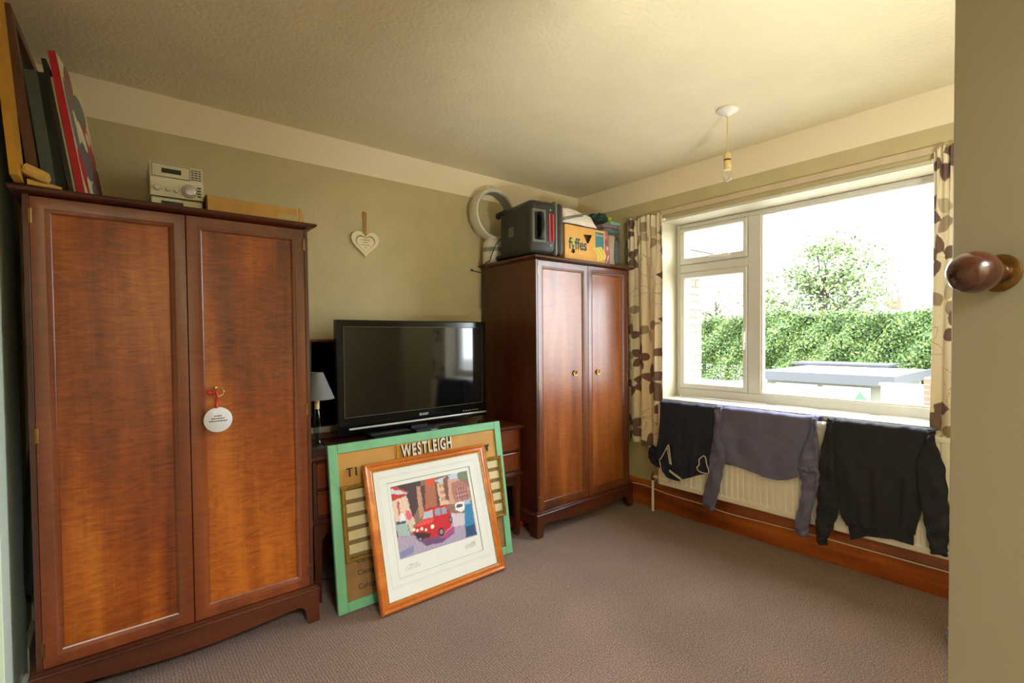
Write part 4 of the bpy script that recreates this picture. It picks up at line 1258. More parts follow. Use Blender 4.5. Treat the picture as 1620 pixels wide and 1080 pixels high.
# folded dark bag edge between the suitcase and the fruit box
bm = BM()
for k in range(3):
    ph = 0.012 * k
    P_ = smooth_path([(2.278 + ph * 0.4, 2.30, 1.765), (2.292, 2.305, 1.80 + ph), (2.294, 2.31, 1.86 + ph), (2.286, 2.32, 1.905), (2.274, 2.33, 1.93)], 5)
    tube(bm, [(x - ph * 0.5, y + 0.02 * k, z) for x, y, z in P_], 0.006, 6)
tag(obj('folded_straps', bm, plain('brown_webbing', '#5a3f22', 0.8, var=0.15), smooth=True), 'brown folded straps squeezed between the suitcase and the fruit box', 'strap')

# fruit box
BX0, BX1, BY0, BY1, BZ0, BZ1 = 2.312, 2.716, 2.272, 2.60, ZT + 0.001, 1.992
fx = thing('fruit_box', 'yellow cardboard banana box with blue panel and holes on the corner wardrobe', 'box', (2.51, 2.44, ZT))
bm = BM()
tk = 0.005
# front with real holes: built as a plate with cut-outs by bridging polygons
tri = [(2.490, 1.945), (2.582, 1.950), (2.545, 1.890), (2.528, 1.886)]
def disc_pts(cx, cz, r, n=14):
    return [(cx + r * math.cos(2 * PI * k / n), cz + r * math.sin(2 * PI * k / n)) for k in range(n)]
holes = [tri, disc_pts(2.393, 1.822, 0.0165), disc_pts(2.652, 1.822, 0.0165)]
outer_ = [(BX0, BZ0), (BX1, BZ0), (BX1, BZ1), (BX0, BZ1)]
polys = [[Vector((x, z, 0)) for x, z in outer_]] + [[Vector((x, z, 0)) for x, z in h_] for h_ in holes]
flat = [p for pl in polys for p in pl]
for yy in (BY0, BY0 + tk):
    vv = [bm.verts.new((p.x, yy, p.y)) for p in flat]
    for t3 in tessellate_polygon(polys):
        bm.faces.new([vv[i] for i in t3])
box(bm, BX0, BX0 + tk, BY0 + tk, BY1, BZ0, BZ1); box(bm, BX1 - tk, BX1, BY0 + tk, BY1, BZ0, BZ1)
box(bm, BX0 + tk, BX1 - tk, BY1 - tk, BY1, BZ0, BZ1); box(bm, BX0 + tk, BX1 - tk, BY0 + tk, BY1 - tk, BZ0, BZ0 + tk)
obj('box_body', bm, M_cardbox, fx)
bm = BM(); box(bm, BX0 + 0.01, BX1 - 0.01, BY0 + 0.03, BY0 + 0.035, BZ0 + 0.01, BZ1 - 0.012); obj('inner_box', bm, M_carddark, fx)
bm = BM(); box(bm, BX0 + tk, BX1 - tk, BY0 + tk, BY1 - tk, BZ1 - 0.008, BZ1 - 0.002); obj('lid', bm, M_cardbox, fx)
bm = BM(); text_into(bm, 'fyffes', 0.105, T((2.437, BY0 - 0.0006, 1.836)), 0.001, squash=0.82, bold=0.0022); obj('brand_print', bm, M_darkteal, fx)
bm = BM()
lathe(bm, [(0.0, -0.0007), (0.013, -0.0007), (0.013, 0.0)], (2.393, BY0 - 0.0006, 1.872), 'y', 18)
lathe(bm, [(0.0, -0.0007), (0.010, -0.0007), (0.010, 0.0)], (2.385, BY0 - 0.0003, 1.905), 'y', 16)
obj('roundel_print', bm, plain('lime_print', '#a9bd3e', 0.7, var=0.1), fx)
bm = BM(); prism(bm, [(2.615, 1.850), (2.702, 1.806), (2.702, 1.976), (2.615, 1.976)], 'xz', BY0 - 0.0008, BY0 - 0.0002); obj('panel_print', bm, M_teal, fx)
for dz_ in range(5):
    bm = BM()
    pts = []
    for k in range(9):
        t = k / 8
        pts.append((2.580 + 0.018 * dz_ + 0.055 * math.sin(t * 2.2), 1.86 - 0.088 * t + 0.004 * dz_))
    pts2 = [(x + 0.018, z + 0.002) for x, z in reversed(pts)]
    prism(bm, pts + pts2, 'xz', BY0 - 0.0014 - 0.0001 * dz_, BY0 - 0.0009)
    obj('banana_print', bm, plain('banana_print_%s' % 'abcde'[dz_], ('#e8cf6a', '#dcc05a')[dz_ % 2], 0.7, var=0.05), fx)
bm = BM()
for r in range(3):
    for q in range(3):
        box(bm, 2.330 + 0.034 * q, 2.352 + 0.034 * q, BY0 - 0.0008, BY0 - 0.0002, 1.955 - 0.017 * r, 1.9565 - 0.017 * r)
box(bm, 2.33, 2.352, BY0 - 0.0008, BY0 - 0.0002, 1.905, 1.909); box(bm, 2.365, 2.43, BY0 - 0.0008, BY0 - 0.0002, 1.905, 1.907)
box(bm, 2.425, 2.50, BY0 - 0.0008, BY0 - 0.0002, 1.810, 1.813)
obj('label_print', bm, M_batten, fx)
bm = BM(); text_into(bm, 'Bananas', 0.024, T((2.658, BY0 - 0.0012, 1.950)), 0.0006); obj('panel_lettering', bm, M_yellowprint, fx)

# pale folded bag lying on the fruit box
nu, nv = 60, 34
U, V = np.meshgrid(np.linspace(0, 1, nu), np.linspace(0, 1, nv))
tri_ = lambda a: 2 * np.abs((a / (2 * PI)) % 1 - 0.5)
fold = 0.020 * tri_(U * 7 + V * 9) + 0.014 * tri_(V * 17 - U * 8) + 0.006 * tri_(U * 31 + V * 13)
prof_ = np.clip(np.minimum(V * 7, (1 - V) * 7), 0, 1) ** 0.7 * np.clip(np.minimum(U * 14, (1 - U) * 9), 0, 1) ** 0.6
zz = 1.999 + (0.058 + 0.030 * (1 - U) + fold) * prof_
P = np.stack([2.292 + 0.325 * U, BY0 - 0.014 + 0.21 * V + 0.010 * tri_(U * 9) * (1 - V), zz], -1)
fbag = thing('folded_bag', 'pale folded cloth bag lying on top of the banana box', 'bag', (2.45, 2.36, 1.9985))
grid_object('bag_body', P, M_cloth_white, fbag, smooth=True, thick=0.003)
for k_, (xa, xb_, za, zb_) in enumerate(((2.285, 2.54, 2.022, 2.078), (2.285, 2.50, 2.010, 2.060), (2.30, 2.44, 2.084, 2.070))):
    bm = BM(); tube(bm, smooth_path([(xa, BY0 - 0.016, za), ((xa + xb_) / 2, BY0 - 0.012, (za + zb_) / 2 + 0.008), (xb_, BY0 + 0.012, zb_ + 0.012)], 6), 0.0035, 6)
    obj('strap', bm, M_cloth_white if k_ == 2 else M_suit_trim, fbag, smooth=True)

# clear plastic sack of fabrics
pb = thing('plastic_sack', 'clear plastic sack stuffed with pink, beige and blue fabrics in the wardrobe corner', 'sack', (2.83, 2.45, ZT))
def slab(bm, x0, x1, y0, y1, z0, z1, seed, amp=0.006):
    n0 = len(bm.verts)
    box(bm, x0, x1, y0, y1, z0, z1, min(0.02, (z1 - z0) * 0.45), 3)
    bmesh.ops.subdivide_edges(bm, edges=[e for e in bm.edges if e.calc_length() > 0.05], cuts=4, use_grid_fill=True)
    rs = np.random.default_rng(seed)
    k1, k2 = rs.uniform(18, 40, 3), rs.uniform(0, 6, 3)
    for v in bm.verts:
        s = math.sin(v.co.x * k1[0] + k2[0]) + math.sin(v.co.y * k1[1] + k2[1]) + math.sin(v.co.z * k1[2] + k2[2] + v.co.x * 20)
        v.co += Vector((s, -s, s * 0.5)) * amp / 2
for i, (z0, z1, x0, x1, m) in enumerate(((1.757, 1.93, 2.735, 2.80, M_pinkcloth), (1.757, 1.99, 2.80, 2.865, M_beigecloth), (1.757, 1.965, 2.862, 2.925, M_greyblue), (1.93, 2.02, 2.73, 2.80, M_pinkcloth), (1.995, 2.035, 2.74, 2.915, M_greyblue), (2.033, 2.062, 2.74, 2.91, plain('mauve_fabric', '#8a727c', 0.85, var=0.2)), (2.058, 2.084, 2.81, 2.92, M_aqua))):
    bm = BM(); slab(bm, x0, x1, 2.30, 2.58, z0, z1, i); obj('folded_fabric', bm, m, pb, smooth=True)
nu, nv = 64, 40
th = np.linspace(0, 2 * PI, nu, endpoint=False)
PP = []
for v in np.linspace(0, 1, nv):
    z = ZT + 0.004 + (2.085 - ZT) * v
    sq = 1.0 - 0.10 * max(0, v - 0.85) / 0.15
    a = 0.103 * sq; b = 0.150 * sq
    sup = 5.0
    ct, s_ = np.cos(th), np.sin(th)
    r = (np.abs(ct) ** sup + np.abs(s_) ** sup) ** (-1 / sup)
    w = 1 + 0.012 * np.sin(7 * th + 9 * v) + 0.008 * np.sin(13 * th - 17 * v) - 0.006
    PP.append(np.stack([2.829 + a * r * ct * w, 2.44 + b * r * s_ * w, np.full(nu, z)], -1))
grid_object('sack_film', np.array(PP), M_film, pb, smooth=True, closed_u=True)
bm = BM(); lump(bm, (2.80, 2.42, 2.121), (0.080, 0.07, 0.034), 5, 0.35, 5.0)
tag(obj('net_bundle', bm, M_wrinkle, smooth=True), 'dark green crumpled net bundle on top of the plastic sack', 'net')
bm = BM(); lump(bm, (2.888, 2.37, 2.100), (0.028, 0.022, 0.013), 2, 0.15, 3); lump(bm, (2.885, 2.372, 2.124), (0.022, 0.018, 0.012), 4, 0.15, 3)
tag(obj('tape_roll', bm, M_yellow, smooth=True), 'bright lime yellow bundle beside the green net on the plastic sack', 'bundle')

# ================================================================== CURTAINS
def petal_pattern(S, Z, seed, width, z0, z1):
    C = np.zeros(S.shape + (3,)); C[:] = hexc('#e6dac0')
    rs = np.random.default_rng(seed)
    brown, taupe, tan, line = hexc('#6f574c'), hexc('#9c8b74'), hexc('#b9ab8e'), hexc('#8c7f68')
    centres = []
    tries = 0
    while len(centres) < 60 and tries < 4000:
        tries += 1
        c = (rs.uniform(-0.06, width + 0.06), rs.uniform(z0 - 0.1, z1 + 0.1))
        if all(math.hypot(c[0] - q[0], c[1] - q[1]) > 0.155 for q in centres):
            centres.append(c)
    kinds = [0, 1, 0, 2]
    for i, (cx, cz) in enumerate(centres):
        kind = kinds[i % 4]
        rot = rs.uniform(0, 6.28)
        npet = 5 if kind != 1 else 4
        L = rs.uniform(0.100, 0.122)
        skip_ = rs.integers(0, 9)
        for k in range(npet):
            if k == skip_:
                continue
            a = rot + 2 * PI * k / npet + rs.uniform(-0.12, 0.12)
            du, dv = S - cx, Z - cz
            x = du * math.cos(a) + dv * math.sin(a)
            y = -du * math.sin(a) + dv * math.cos(a)
            t = np.clip(x / L, 0, 1)
            w = L * 0.27 * np.sin(PI * t ** 0.95) ** 0.9 + 1e-6
            ins = (x > 0.020) & (x < L) & (np.abs(y) < w)
            if kind == 0:
                C[ins] = brown
                C[ins & (np.abs(y) < 0.0012)] = hexc('#7d655a')
            elif kind == 1:
                C[ins] = taupe if k % 2 else tan
            else:
                C[ins & (np.abs(np.abs(y) - w) < 0.0022)] = line
        if kind != 1:
            for k in range(12):
                a = rs.uniform(0, 6.28); r = rs.uniform(0.006, 0.024)
                C[(S - cx - r * math.cos(a)) ** 2 + (Z - cz - r * math.sin(a)) ** 2 < 0.0028 ** 2] = hexc('#f2ead8') if kind == 0 else line
    return C

def curtain(name, label, y0, y1, z0, z1, xc, seed, folds, depth, clothw):
    t = thing(name, label, 'curtain', (xc, (y0 + y1) / 2, z0), group='pair of floral curtains')
    nu, nv = 150, 420
    u = np.linspace(0, 1, nu); v = np.linspace(0, 1, nv)
    U, V = np.meshgrid(u, v)
    rs = np.random.default_rng(seed)
    ph = rs.uniform(0, 6.28, 4)
    head = np.clip((V - 0.70) / 0.26, 0, 1) ** 1.5
    big = np.sin(2 * PI * folds * U + ph[0] + 0.9 * np.sin(3 * V + ph[1])) + 0.45 * np.sin(2 * PI * folds * 1.7 * U + ph[2] + 1.2 * V)
    pleat = np.sin(2 * PI * 8.5 * U + ph[3] + 1.2 * np.sin(9 * U)) * 1.1 + 0.4 * big + 0.35 * np.sin(2 * PI * 19 * U) * np.clip((V - 0.93) / 0.03, 0, 1)
    X = xc + depth * ((1 - head) * big * (0.55 + 0.45 * (1 - V)) + head * pleat * 0.85) * 0.6
    Y = y0 + (y1 - y0) * (U + 0.012 * np.sin(2 * PI * folds * 2 * U + 5 * V))
    zb = z0 + 0.012 * np.sin(2 * PI * 1.3 * U + ph[1])
    Z = zb + (z1 + 0.008 * np.sin(2 * PI * 15 * U) - zb) * V
    C = petal_pattern(U * clothw + 0.01 * big, Z, seed, clothw, z0, z1)
    P = np.stack([X, Y, Z], -1)
    grid_object('drape', P, printed('floral_cotton_' + ('a' if seed < 5 else 'b'), 0.85, 900, 0.15, 0.1), t, C, smooth=True, thick=0.0025)
    bm = BM(); box(bm, xc + 0.030 if False else 3.0, 3.012, y0 - 0.01, y1 + 0.01, z1 - 0.05, z1 - 0.035, 0.002)
    obj('track', bm, M_white, t)
    return t
curtain('curtain', 'cream curtain with brown flower print, hanging beside the corner wardrobe', 1.985, 2.300, 0.455, 2.108, 2.986, 3, 3.2, 0.022, 0.44)
curtain('curtain', 'cream curtain with brown flower print, hanging half hidden by the open door', 0.30, 0.528, 0.47, 2.104, 2.975, 9, 2.6, 0.024, 0.32)

# ================================================================== RADIATOR
RX0, RX1, RY0, RY1, RZ0, RZ1 = 2.932, 2.985, 0.30, 1.985, 0.211, 0.775
rd = thing('radiator', 'long cream panel radiator under the window with clothes drying on it', 'radiator', (2.96, 1.15, RZ0))
pts = [(RX0 + 0.004, RY0), (RX0 + 0.004, RY0 + 0.02)]
y = RY0 + 0.02
while y + 0.034 < RY1 - 0.015:
    pts += [(RX0, y + 0.004), (RX0, y + 0.022), (RX0 + 0.007, y + 0.026), (RX0 + 0.007, y + 0.031)]
    y += 0.0345
pts += [(RX0, y + 0.004), (RX0 + 0.004, RY1), (RX0 + 0.02, RY1), (RX0 + 0.02, RY0)]
bm = BM(); prism(bm, pts, 'xy', RZ0 + 0.035, RZ1 - 0.03); obj('front_panel', bm, M_rad, rd)
bm = BM(); box(bm, RX0 - 0.002, RX0 + 0.02, RY0, RY1, RZ0, RZ0 + 0.036, 0.006, 2); obj('bottom_channel', bm, M_rad, rd)
bm = BM(); box(bm, RX0 - 0.002, RX0 + 0.02, RY0, RY1, RZ1 - 0.031, RZ1 - 0.004, 0.006, 2); obj('top_channel', bm, M_rad, rd)
bm = BM(); box(bm, RX0 + 0.034, RX1, RY0 + 0.01, RY1 - 0.01, RZ0 + 0.005, RZ1 - 0.01, 0.004); obj('rear_panel', bm, M_rad, rd)
bm = BM(); box(bm, RX0 + 0.0205, RX0 + 0.0335, RY0 + 0.005, RY0 + 0.01, RZ0 + 0.01, RZ1 - 0.008); box(bm, RX0 + 0.0205, RX0 + 0.0335, RY1 - 0.01, RY1 - 0.005, RZ0 + 0.01, RZ1 - 0.008); obj('side_cover', bm, M_rad, rd)
bm = BM()
k = RY0 + 0.02
while k < RY1 - 0.03:
    box(bm, RX0 + 0.003, RX1 - 0.002, k, k + 0.014, RZ1 - 0.004, RZ1)
    k += 0.024
obj('top_grille', bm, M_rad, rd)['kind'] = 'stuff'
bm = BM()
for yy in (0.6, 1.7):
    box(bm, RX1 + 0.0005, XR - 0.0005, yy, yy + 0.03, RZ0 + 0.1, RZ1 - 0.08)
obj('wall_bracket', bm, M_rad, rd)
# valve and pipe
vp = thing('radiator_valve', 'radiator valve on a white pipe rising from the carpet by the corner wardrobe', 'valve', (2.955, 2.045, 0))
bm = BM(); tube(bm, [(2.955, 2.045, 0.0005), (2.955, 2.045, 0.222)], 0.0095, 12); obj('pipe', bm, M_white, vp, smooth=True)
bm = BM(); lathe(bm, [(0.010, 0.222), (0.013, 0.226), (0.013, 0.245), (0.009, 0.248), (0.009, 0.262), (0.004, 0.264), (0.004, 0.285), (0.0, 0.285)], (2.955, 2.045, 0), 'z', 14); obj('valve_body', bm, M_copper, vp, smooth=True)
bm = BM(); tube(bm, [(2.953, 2.035, 0.248), (2.950, 1.992, 0.254)], [0.009, 0.009], 12); lathe(bm, [(0.014, -0.008), (0.014, 0.008)], (2.951, 2.012, 0.251), 'y', 6); obj('union_nut', bm, M_white, vp)

# white cable along the skirting
bm = BM()
cab = [(2.258, 0.145), (2.162, 0.151), (2.10, 0.147), (2.06, 0.141), (1.935, 0.131), (1.697, 0.127), (1.525, 0.115), (1.25, 0.122), (0.988, 0.128), (0.467, 0.130), (0.1, 0.13)]
tube(bm, smooth_path([(XR - 0.0255, y, z) for y, z in cab], 5), 0.0035, 8)
tag(obj('cable', bm, M_cable_w, smooth=True), 'thin white cable running along the pine skirting', 'cable')

# ================================================================== CLOTHES ON THE RADIATOR
def interp(poly, z):
    zs = np.array([p[1] for p in poly]); ys = np.array([p[0] for p in poly])
    o = np.argsort(zs)
    return np.interp(z, zs[o], ys[o])

def drape(name, mat, parent, left, right, hem, ztop, x_front=2.917, seed=0, fold=0.006, nf=5, back=0.25, thick=0.004, nu=64, nv=70):
    """A sheet hung over the radiator: behind it, over its top, then down the front to a shaped hem.
    left/right: (y,z) outlines; hem: (u, z)."""
    rs = np.random.default_rng(seed)
    ph = rs.uniform(0, 6.28, 6)
    u = np.linspace(0, 1, nu)
    hz = np.interp(u, [h_[0] for h_ in hem], [h_[1] for h_ in hem])
    rows = []
    xb = 3.004
    for b in np.linspace(back, 0.01, 8):
        rows.append(('b', b))
    for a in np.linspace(0, PI, 11):
        rows.append(('a', a))
    for t in np.linspace(0.01, 1, nv):
        rows.append(('f', t))
    P = np.zeros((len(rows), nu, 3))
    cx = (xb + x_front) / 2; rx = (xb - x_front) / 2
    for i, (k, t) in enumerate(rows):
        if k == 'b':
            z = np.full(nu, ztop - 0.012 - t); x = np.full(nu, xb); amp = 0.3
        elif k == 'a':
            z = np.full(nu, ztop - 0.012 + 0.012 * math.sin(t)); x = np.full(nu, cx + rx * math.cos(t)); amp = 0.15
        else:
            z = (ztop - 0.012) + (hz - ztop + 0.012) * t; x = np.full(nu, x_front); amp = min(1, t * 2.2)
        yl = interp(left, z); yr = interp(right, z)
        if k != 'f':
            yl = np.full(nu, interp(left, ztop - 0.012)); yr = np.full(nu, interp(right, ztop - 0.012))
        y = yl + (yr - yl) * u
        f = np.sin(2 * PI * nf * u + ph[0] + 1.5 * z * 6) + 0.6 * np.sin(2 * PI * nf * 1.9 * u + ph[1] - z * 9) + 0.5 * np.sin(z * 33 + ph[2] + 5 * u)
        edge = np.minimum(1, np.minimum(u, 1 - u) * 12)
        if k == 'f':
            x = x - 0.002 - fold * amp * (f + 1.6) * 0.55 + 0.004 * (1 - edge)
            x = np.minimum(x, x_front + 0.002)
        P[i, :, 0] = x; P[i, :, 1] = y; P[i, :, 2] = z + (fold * (0.25 + 0.35 * np.abs(f)) if k == 'a' else 0)
    return grid_object(name, P, mat, parent, smooth=True, thick=thick)

def sleeve(name, mat, parent, pts, x, ht=0.010, seed=0, wr=0.004, n=26, per=14, over=False):
    """A soft flattened tube: pts = (y, z, half width[, dx])."""
    pts = [(p[0], p[1], p[2], p[3] if len(p) > 3 else 0.0) for p in pts]
    if over:                                   # the shoulder end lies over the top of the radiator
        y0_, z0_, w0_, _ = pts[0]
        pts = [(y0_, 0.806, w0_, 0.060), (y0_, 0.808, w0_, 0.030), (y0_, 0.795, w0_, 0.008)] + pts
    path = smooth_path(pts, per)
    rs = np.random.default_rng(seed); ph = rs.uniform(0, 6.28, 4)
    A = np.array(path)
    m = len(A)
    d = np.gradient(A[:, :2], axis=0); d += np.array([0, -1e-4]); d[:, 1] = np.where(A[:, 1] > 0.70, -np.abs(d[:, 1]) - 0.01, d[:, 1]); d[:, 0] = np.where(A[:, 1] > 0.74, 0, d[:, 0]); d /= np.linalg.norm(d, axis=1)[:, None]
    nrm = np.stack([-d[:, 1], d[:, 0]], 1)
    P = np.zeros((m + 2, n, 3))
    for i in range(m):
        for k in range(n):
            a = 2 * PI * k / n
            ca, sa = math.cos(a), math.sin(a)
            w = A[i, 2] * (1 + 0.05 * math.sin(i * 0.7 + ph[0]))
            s = abs(ca) ** 0.8 * (1 if ca > 0 else -1)
            yy = A[i, 0] + nrm[i, 0] * w * s; zz_ = A[i, 1] + nrm[i, 1] * w * s
            wrk = wr * (math.sin(i * 0.30 + ph[1] + 2.5 * ca) + 0.8 * math.sin(i * 0.62 + ph[2] - 3 * ca) + 0.9 * math.cos(4.5 * ca + ph[3] + 0.04 * i)) * abs(sa)
            P[i + 1, k] = (x + A[i, 3] - ht * sa - (wrk if sa > 0 else 0), yy, zz_)
    P[0] = P[1].mean(0); P[-1] = P[-2].mean(0)
    return grid_object(name, mat=mat, P=P, parent=parent, smooth=True, closed_u=True)

# navy top with white piping
g1 = thing('navy_vest', 'navy jersey garment with white piping drying at the left end of the radiator', 'clothing', (2.93, 1.77, 0.78))
drape('body', M_navy, g1, [(1.958, 0.79), (1.960, 0.56), (1.985, 0.44), (1.975, 0.37), (1.93, 0.29)], [(1.567, 0.79), (1.572, 0.566), (1.590, 0.40), (1.60, 0.33)],
      [(0, 0.345), (0.08, 0.305), (0.2, 0.285), (0.35, 0.283), (0.5, 0.300), (0.65, 0.318), (0.8, 0.345), (1, 0.372)], 0.794, seed=1, fold=0.009, nf=3)
sleeve('side_flap', M_navy, g1, [(2.005, 0.462, 0.030), (2.026, 0.43, 0.034), (2.030, 0.395, 0.032), (2.010, 0.362, 0.026), (1.96, 0.345, 0.018)], 2.930, 0.012, 4)
sleeve('front_fold', M_navy, g1, [(1.895, 0.49, 0.012), (1.905, 0.42, 0.03), (1.912, 0.35, 0.032), (1.875, 0.302, 0.022), (1.800, 0.285, 0.010)], 2.902, 0.010, 7)
for pts in ([(1.944, 0.393), (1.925, 0.42), (1.906, 0.453), (1.880, 0.50), (1.872, 0.508), (1.862, 0.45), (1.852, 0.38)], [(1.884, 0.500), (1.875, 0.45), (1.862, 0.385)], [(1.942, 0.385), (1.936, 0.36), (1.931, 0.329)], [(1.866, 0.342), (1.83, 0.325), (1.775, 0.301)], [(1.866, 0.334), (1.83, 0.316), (1.782, 0.296)],
            [(1.624, 0.483), (1.655, 0.452), (1.655, 0.419), (1.671, 0.395), (1.651, 0.374), (1.598, 0.373), (1.591, 0.395), (1.603, 0.429), (1.611, 0.469), (1.624, 0.483)]):
    bm = BM(); tube(bm, smooth_path([(2.886 if pts[0][0] > 1.7 else 2.895, y, z) for y, z in pts], 5), 0.0035, 6)
    obj('piping', bm, M_piping, g1, smooth=True)

# slate jumper
g2 = thing('slate_jumper', 'slate blue jumper draped over the middle of the radiator, sleeves hanging', 'clothing', (2.93, 1.27, 0.78))
drape('body', M_slate, g2, [(1.556, 0.79), (1.556, 0.62), (1.500, 0.46), (1.46, 0.44)], [(0.984, 0.79), (0.998, 0.66), (1.05, 0.54), (1.07, 0.42)],
      [(0, 0.452), (0.13, 0.458), (0.3, 0.440), (0.5, 0.426), (0.7, 0.420), (0.85, 0.435), (1, 0.470)], 0.796, seed=2, fold=0.009, nf=2.5)
sleeve('sleeve', M_slate, g2, [(1.535, 0.74, 0.022), (1.535, 0.62, 0.030), (1.537, 0.50, 0.046), (1.556, 0.36, 0.046), (1.585, 0.23, 0.046), (1.600, 0.150, 0.038)], 2.905, 0.013, 3, 0.005, over=True)
sleeve('sleeve', M_slate, g2, [(0.995, 0.745, 0.014), (1.005, 0.66, 0.032), (1.020, 0.57, 0.048), (1.024, 0.515, 0.052), (1.015, 0.44, 0.042), (1.030, 0.33, 0.034), (1.052, 0.21, 0.036), (1.055, 0.150, 0.034)], 2.903, 0.013, 5, 0.005, over=True)
sleeve('fold', M_slate, g2, [(1.055, 0.520, 0.012), (1.02, 0.515, 0.020), (0.985, 0.525, 0.014), (0.975, 0.47, 0.014), (0.985, 0.41, 0.008)], 2.893, 0.010, 8)

# black jumper
g3 = thing('black_jumper', 'black fine knit jumper hung over the radiator beside the open door', 'clothing', (2.93, 0.7, 0.78))
drape('body', M_black_knit, g3, [(0.935, 0.79), (0.925, 0.60), (0.893, 0.434), (0.866, 0.304), (0.838, 0.255)], [(0.500, 0.79), (0.54, 0.55), (0.545, 0.417), (0.565, 0.315), (0.570, 0.26)],
      [(0, 0.262), (1, 0.300)], 0.796, seed=5, fold=0.011, nf=3.2)
drape('hem_rib', M_black_knit, g3, [(0.838, 0.79), (0.836, 0.25), (0.826, 0.19)], [(0.572, 0.79), (0.572, 0.2)], [(0, 0.192), (0.15, 0.212), (0.3, 0.235), (0.5, 0.243), (0.7, 0.252), (0.85, 0.250), (1, 0.246)], 0.34, x_front=2.912, seed=6, fold=0.003, nf=4, back=0.02)
sleeve('sleeve', M_black_knit, g3, [(0.922, 0.755, 0.016), (0.930, 0.62, 0.034), (0.932, 0.48, 0.042), (0.928, 0.35, 0.050), (0.944, 0.24, 0.042), (0.955, 0.17, 0.028), (0.953, 0.132, 0.025)], 2.902, 0.015, 2, 0.005, over=True)
sleeve('sleeve', M_black_knit, g3, [(0.512, 0.755, 0.016), (0.512, 0.65, 0.048), (0.500, 0.50, 0.052), (0.488, 0.38, 0.046), (0.482, 0.28, 0.034), (0.478, 0.238, 0.030)], 2.900, 0.015, 9, 0.005, over=True)

# ================================================================== CEILING PENDANT
cx, cy = 2.447, 1.243
pd = thing('ceiling_pendant', 'bare clear bulb hanging on a short cord from a white ceiling rose', 'lamp', (cx, cy, ZC))
bm = BM(); lathe(bm, [(0.050, ZC - 0.0005), (0.052, ZC - 0.010), (0.044, ZC - 0.014), (0.030, ZC - 0.024), (0.010, ZC - 0.032), (0.006, ZC - 0.040), (0.0, ZC - 0.040)], (cx, cy, 0), 'z', 32); obj('ceiling_rose', bm, M_white, pd, smooth=True)
bm = BM(); tube(bm, [(cx, cy, ZC - 0.038), (cx, cy, 2.18)], 0.0035, 8); obj('cord', bm, M_holder, pd, smooth=True)
bm = BM(); lathe(bm, [(0.004, 2.186), (0.012, 2.180), (0.017, 2.166), (0.018, 2.148), (0.016, 2.146), (0.016, 2.141), (0.018, 2.139), (0.018, 2.108), (0.016, 2.106), (0.016, 2.101), (0.019, 2.099), (0.019, 2.093), (0.0, 2.093)], (cx, cy, 0), 'z', 20); obj('bulb_holder', bm, M_holder, pd, smooth=True)
bm = BM(); lathe(bm, [(0.0165, 2.1405), (0.0175, 2.1405), (0.0175, 2.1465), (0.0165, 2.1465)], (cx, cy, 0), 'z', 20); obj('holder_band', bm, M_blackmatt, pd)
bm = BM(); lathe(bm, [(0.012, 2.094), (0.013, 2.084), (0.019, 2.074), (0.0225, 2.060), (0.021, 2.048), (0.014, 2.038), (0.005, 2.034), (0.0, 2.0335)], (cx, cy, 0), 'z', 24); bl = obj('bulb', bm, M_clear, pd, smooth=True)
bm = BM(); tube(bm, [(cx, cy, 2.092), (cx, cy, 2.070), (cx - 0.006, cy, 2.062), (cx, cy + 0.006, 2.058), (cx + 0.006, cy, 2.062), (cx, cy, 2.068)], 0.0012, 6); obj('filament', bm, M_silver, bl)

# ================================================================== SMALL THINGS ON THE FLOOR
bm = BM(); lump(bm, (-0.252, 2.42, 0.030), (0.028, 0.06, 0.034), 3, 0.3, 3.5, flat=0.001)
tag(obj('crumpled_cloth', bm, M_cloth_white, smooth=True), 'crumpled pale cloth on the floor at the left foot of the left wardrobe', 'cloth')
bm = BM()
nu, nv = 20, 30
th = np.linspace(0, 2 * PI, nu, endpoint=False)
PP = []
for v in np.linspace(0, 1, nv):
    z = 0.30 + 0.62 * v
    w = 0.033 * math.sin(PI * min(1, 0.08 + v * 0.92)) ** 0.35 * (1.0 - 0.45 * v)
    PP.append(np.stack([-0.256 + 0.014 * v + w * np.cos(th), 2.55 + 0.06 * np.sin(th) * (1 - 0.4 * v), z + 0 * th], -1))
PP = np.array(PP); PP[0] = PP[0].mean(0); PP[-1] = PP[-1].mean(0)
bm.free()
o = grid_object('hanging_bag', PP, M_bagblack, None, closed_u=True)
tag(o, 'dark folded bag hanging in the gap between the left wall and the left wardrobe', 'bag')
bm = BM(); lump(bm, (2.44, 2.40, 0.022), (0.30, 0.06, 0.02), 6, 0.25, 4, flat=0.001)
tag(obj('black_bag', bm, M_bagblack, smooth=True), 'flat black bag pushed under the corner wardrobe', 'bag')
bm = BM(); box(bm, 2.76, 2.84, 2.36, 2.44, 0.001, 0.022, 0.004, 2)
tag(obj('paper_pad', bm, M_white), 'small white packet under the right end of the corner wardrobe', 'packet')
bm = BM(); lump(bm, (2.03, 2.45, 0.036), (0.06, 0.05, 0.036), 9, 0.3, 3.5, flat=0.001)
tag(obj('orange_cloth', bm, M_orangecloth, smooth=True), 'orange red cloth on the floor between dressing table and corner wardrobe', 'cloth')
bm = BM()
tube(bm, smooth_path([(0.72, 2.62, 0.02), (0.78, 2.56, 0.012), (0.90, 2.52, 0.008), (1.05, 2.56, 0.008), (1.2, 2.66, 0.008)], 6), 0.004, 8)
tube(bm, smooth_path([(0.73, 2.70, 0.24), (0.80, 2.66, 0.215), (0.92, 2.64, 0.225), (1.10, 2.70, 0.24)], 6), 0.004, 8)
tag(obj('flex', bm, M_cable_b, smooth=True), 'black flex tangled under the dressing table', 'cord')
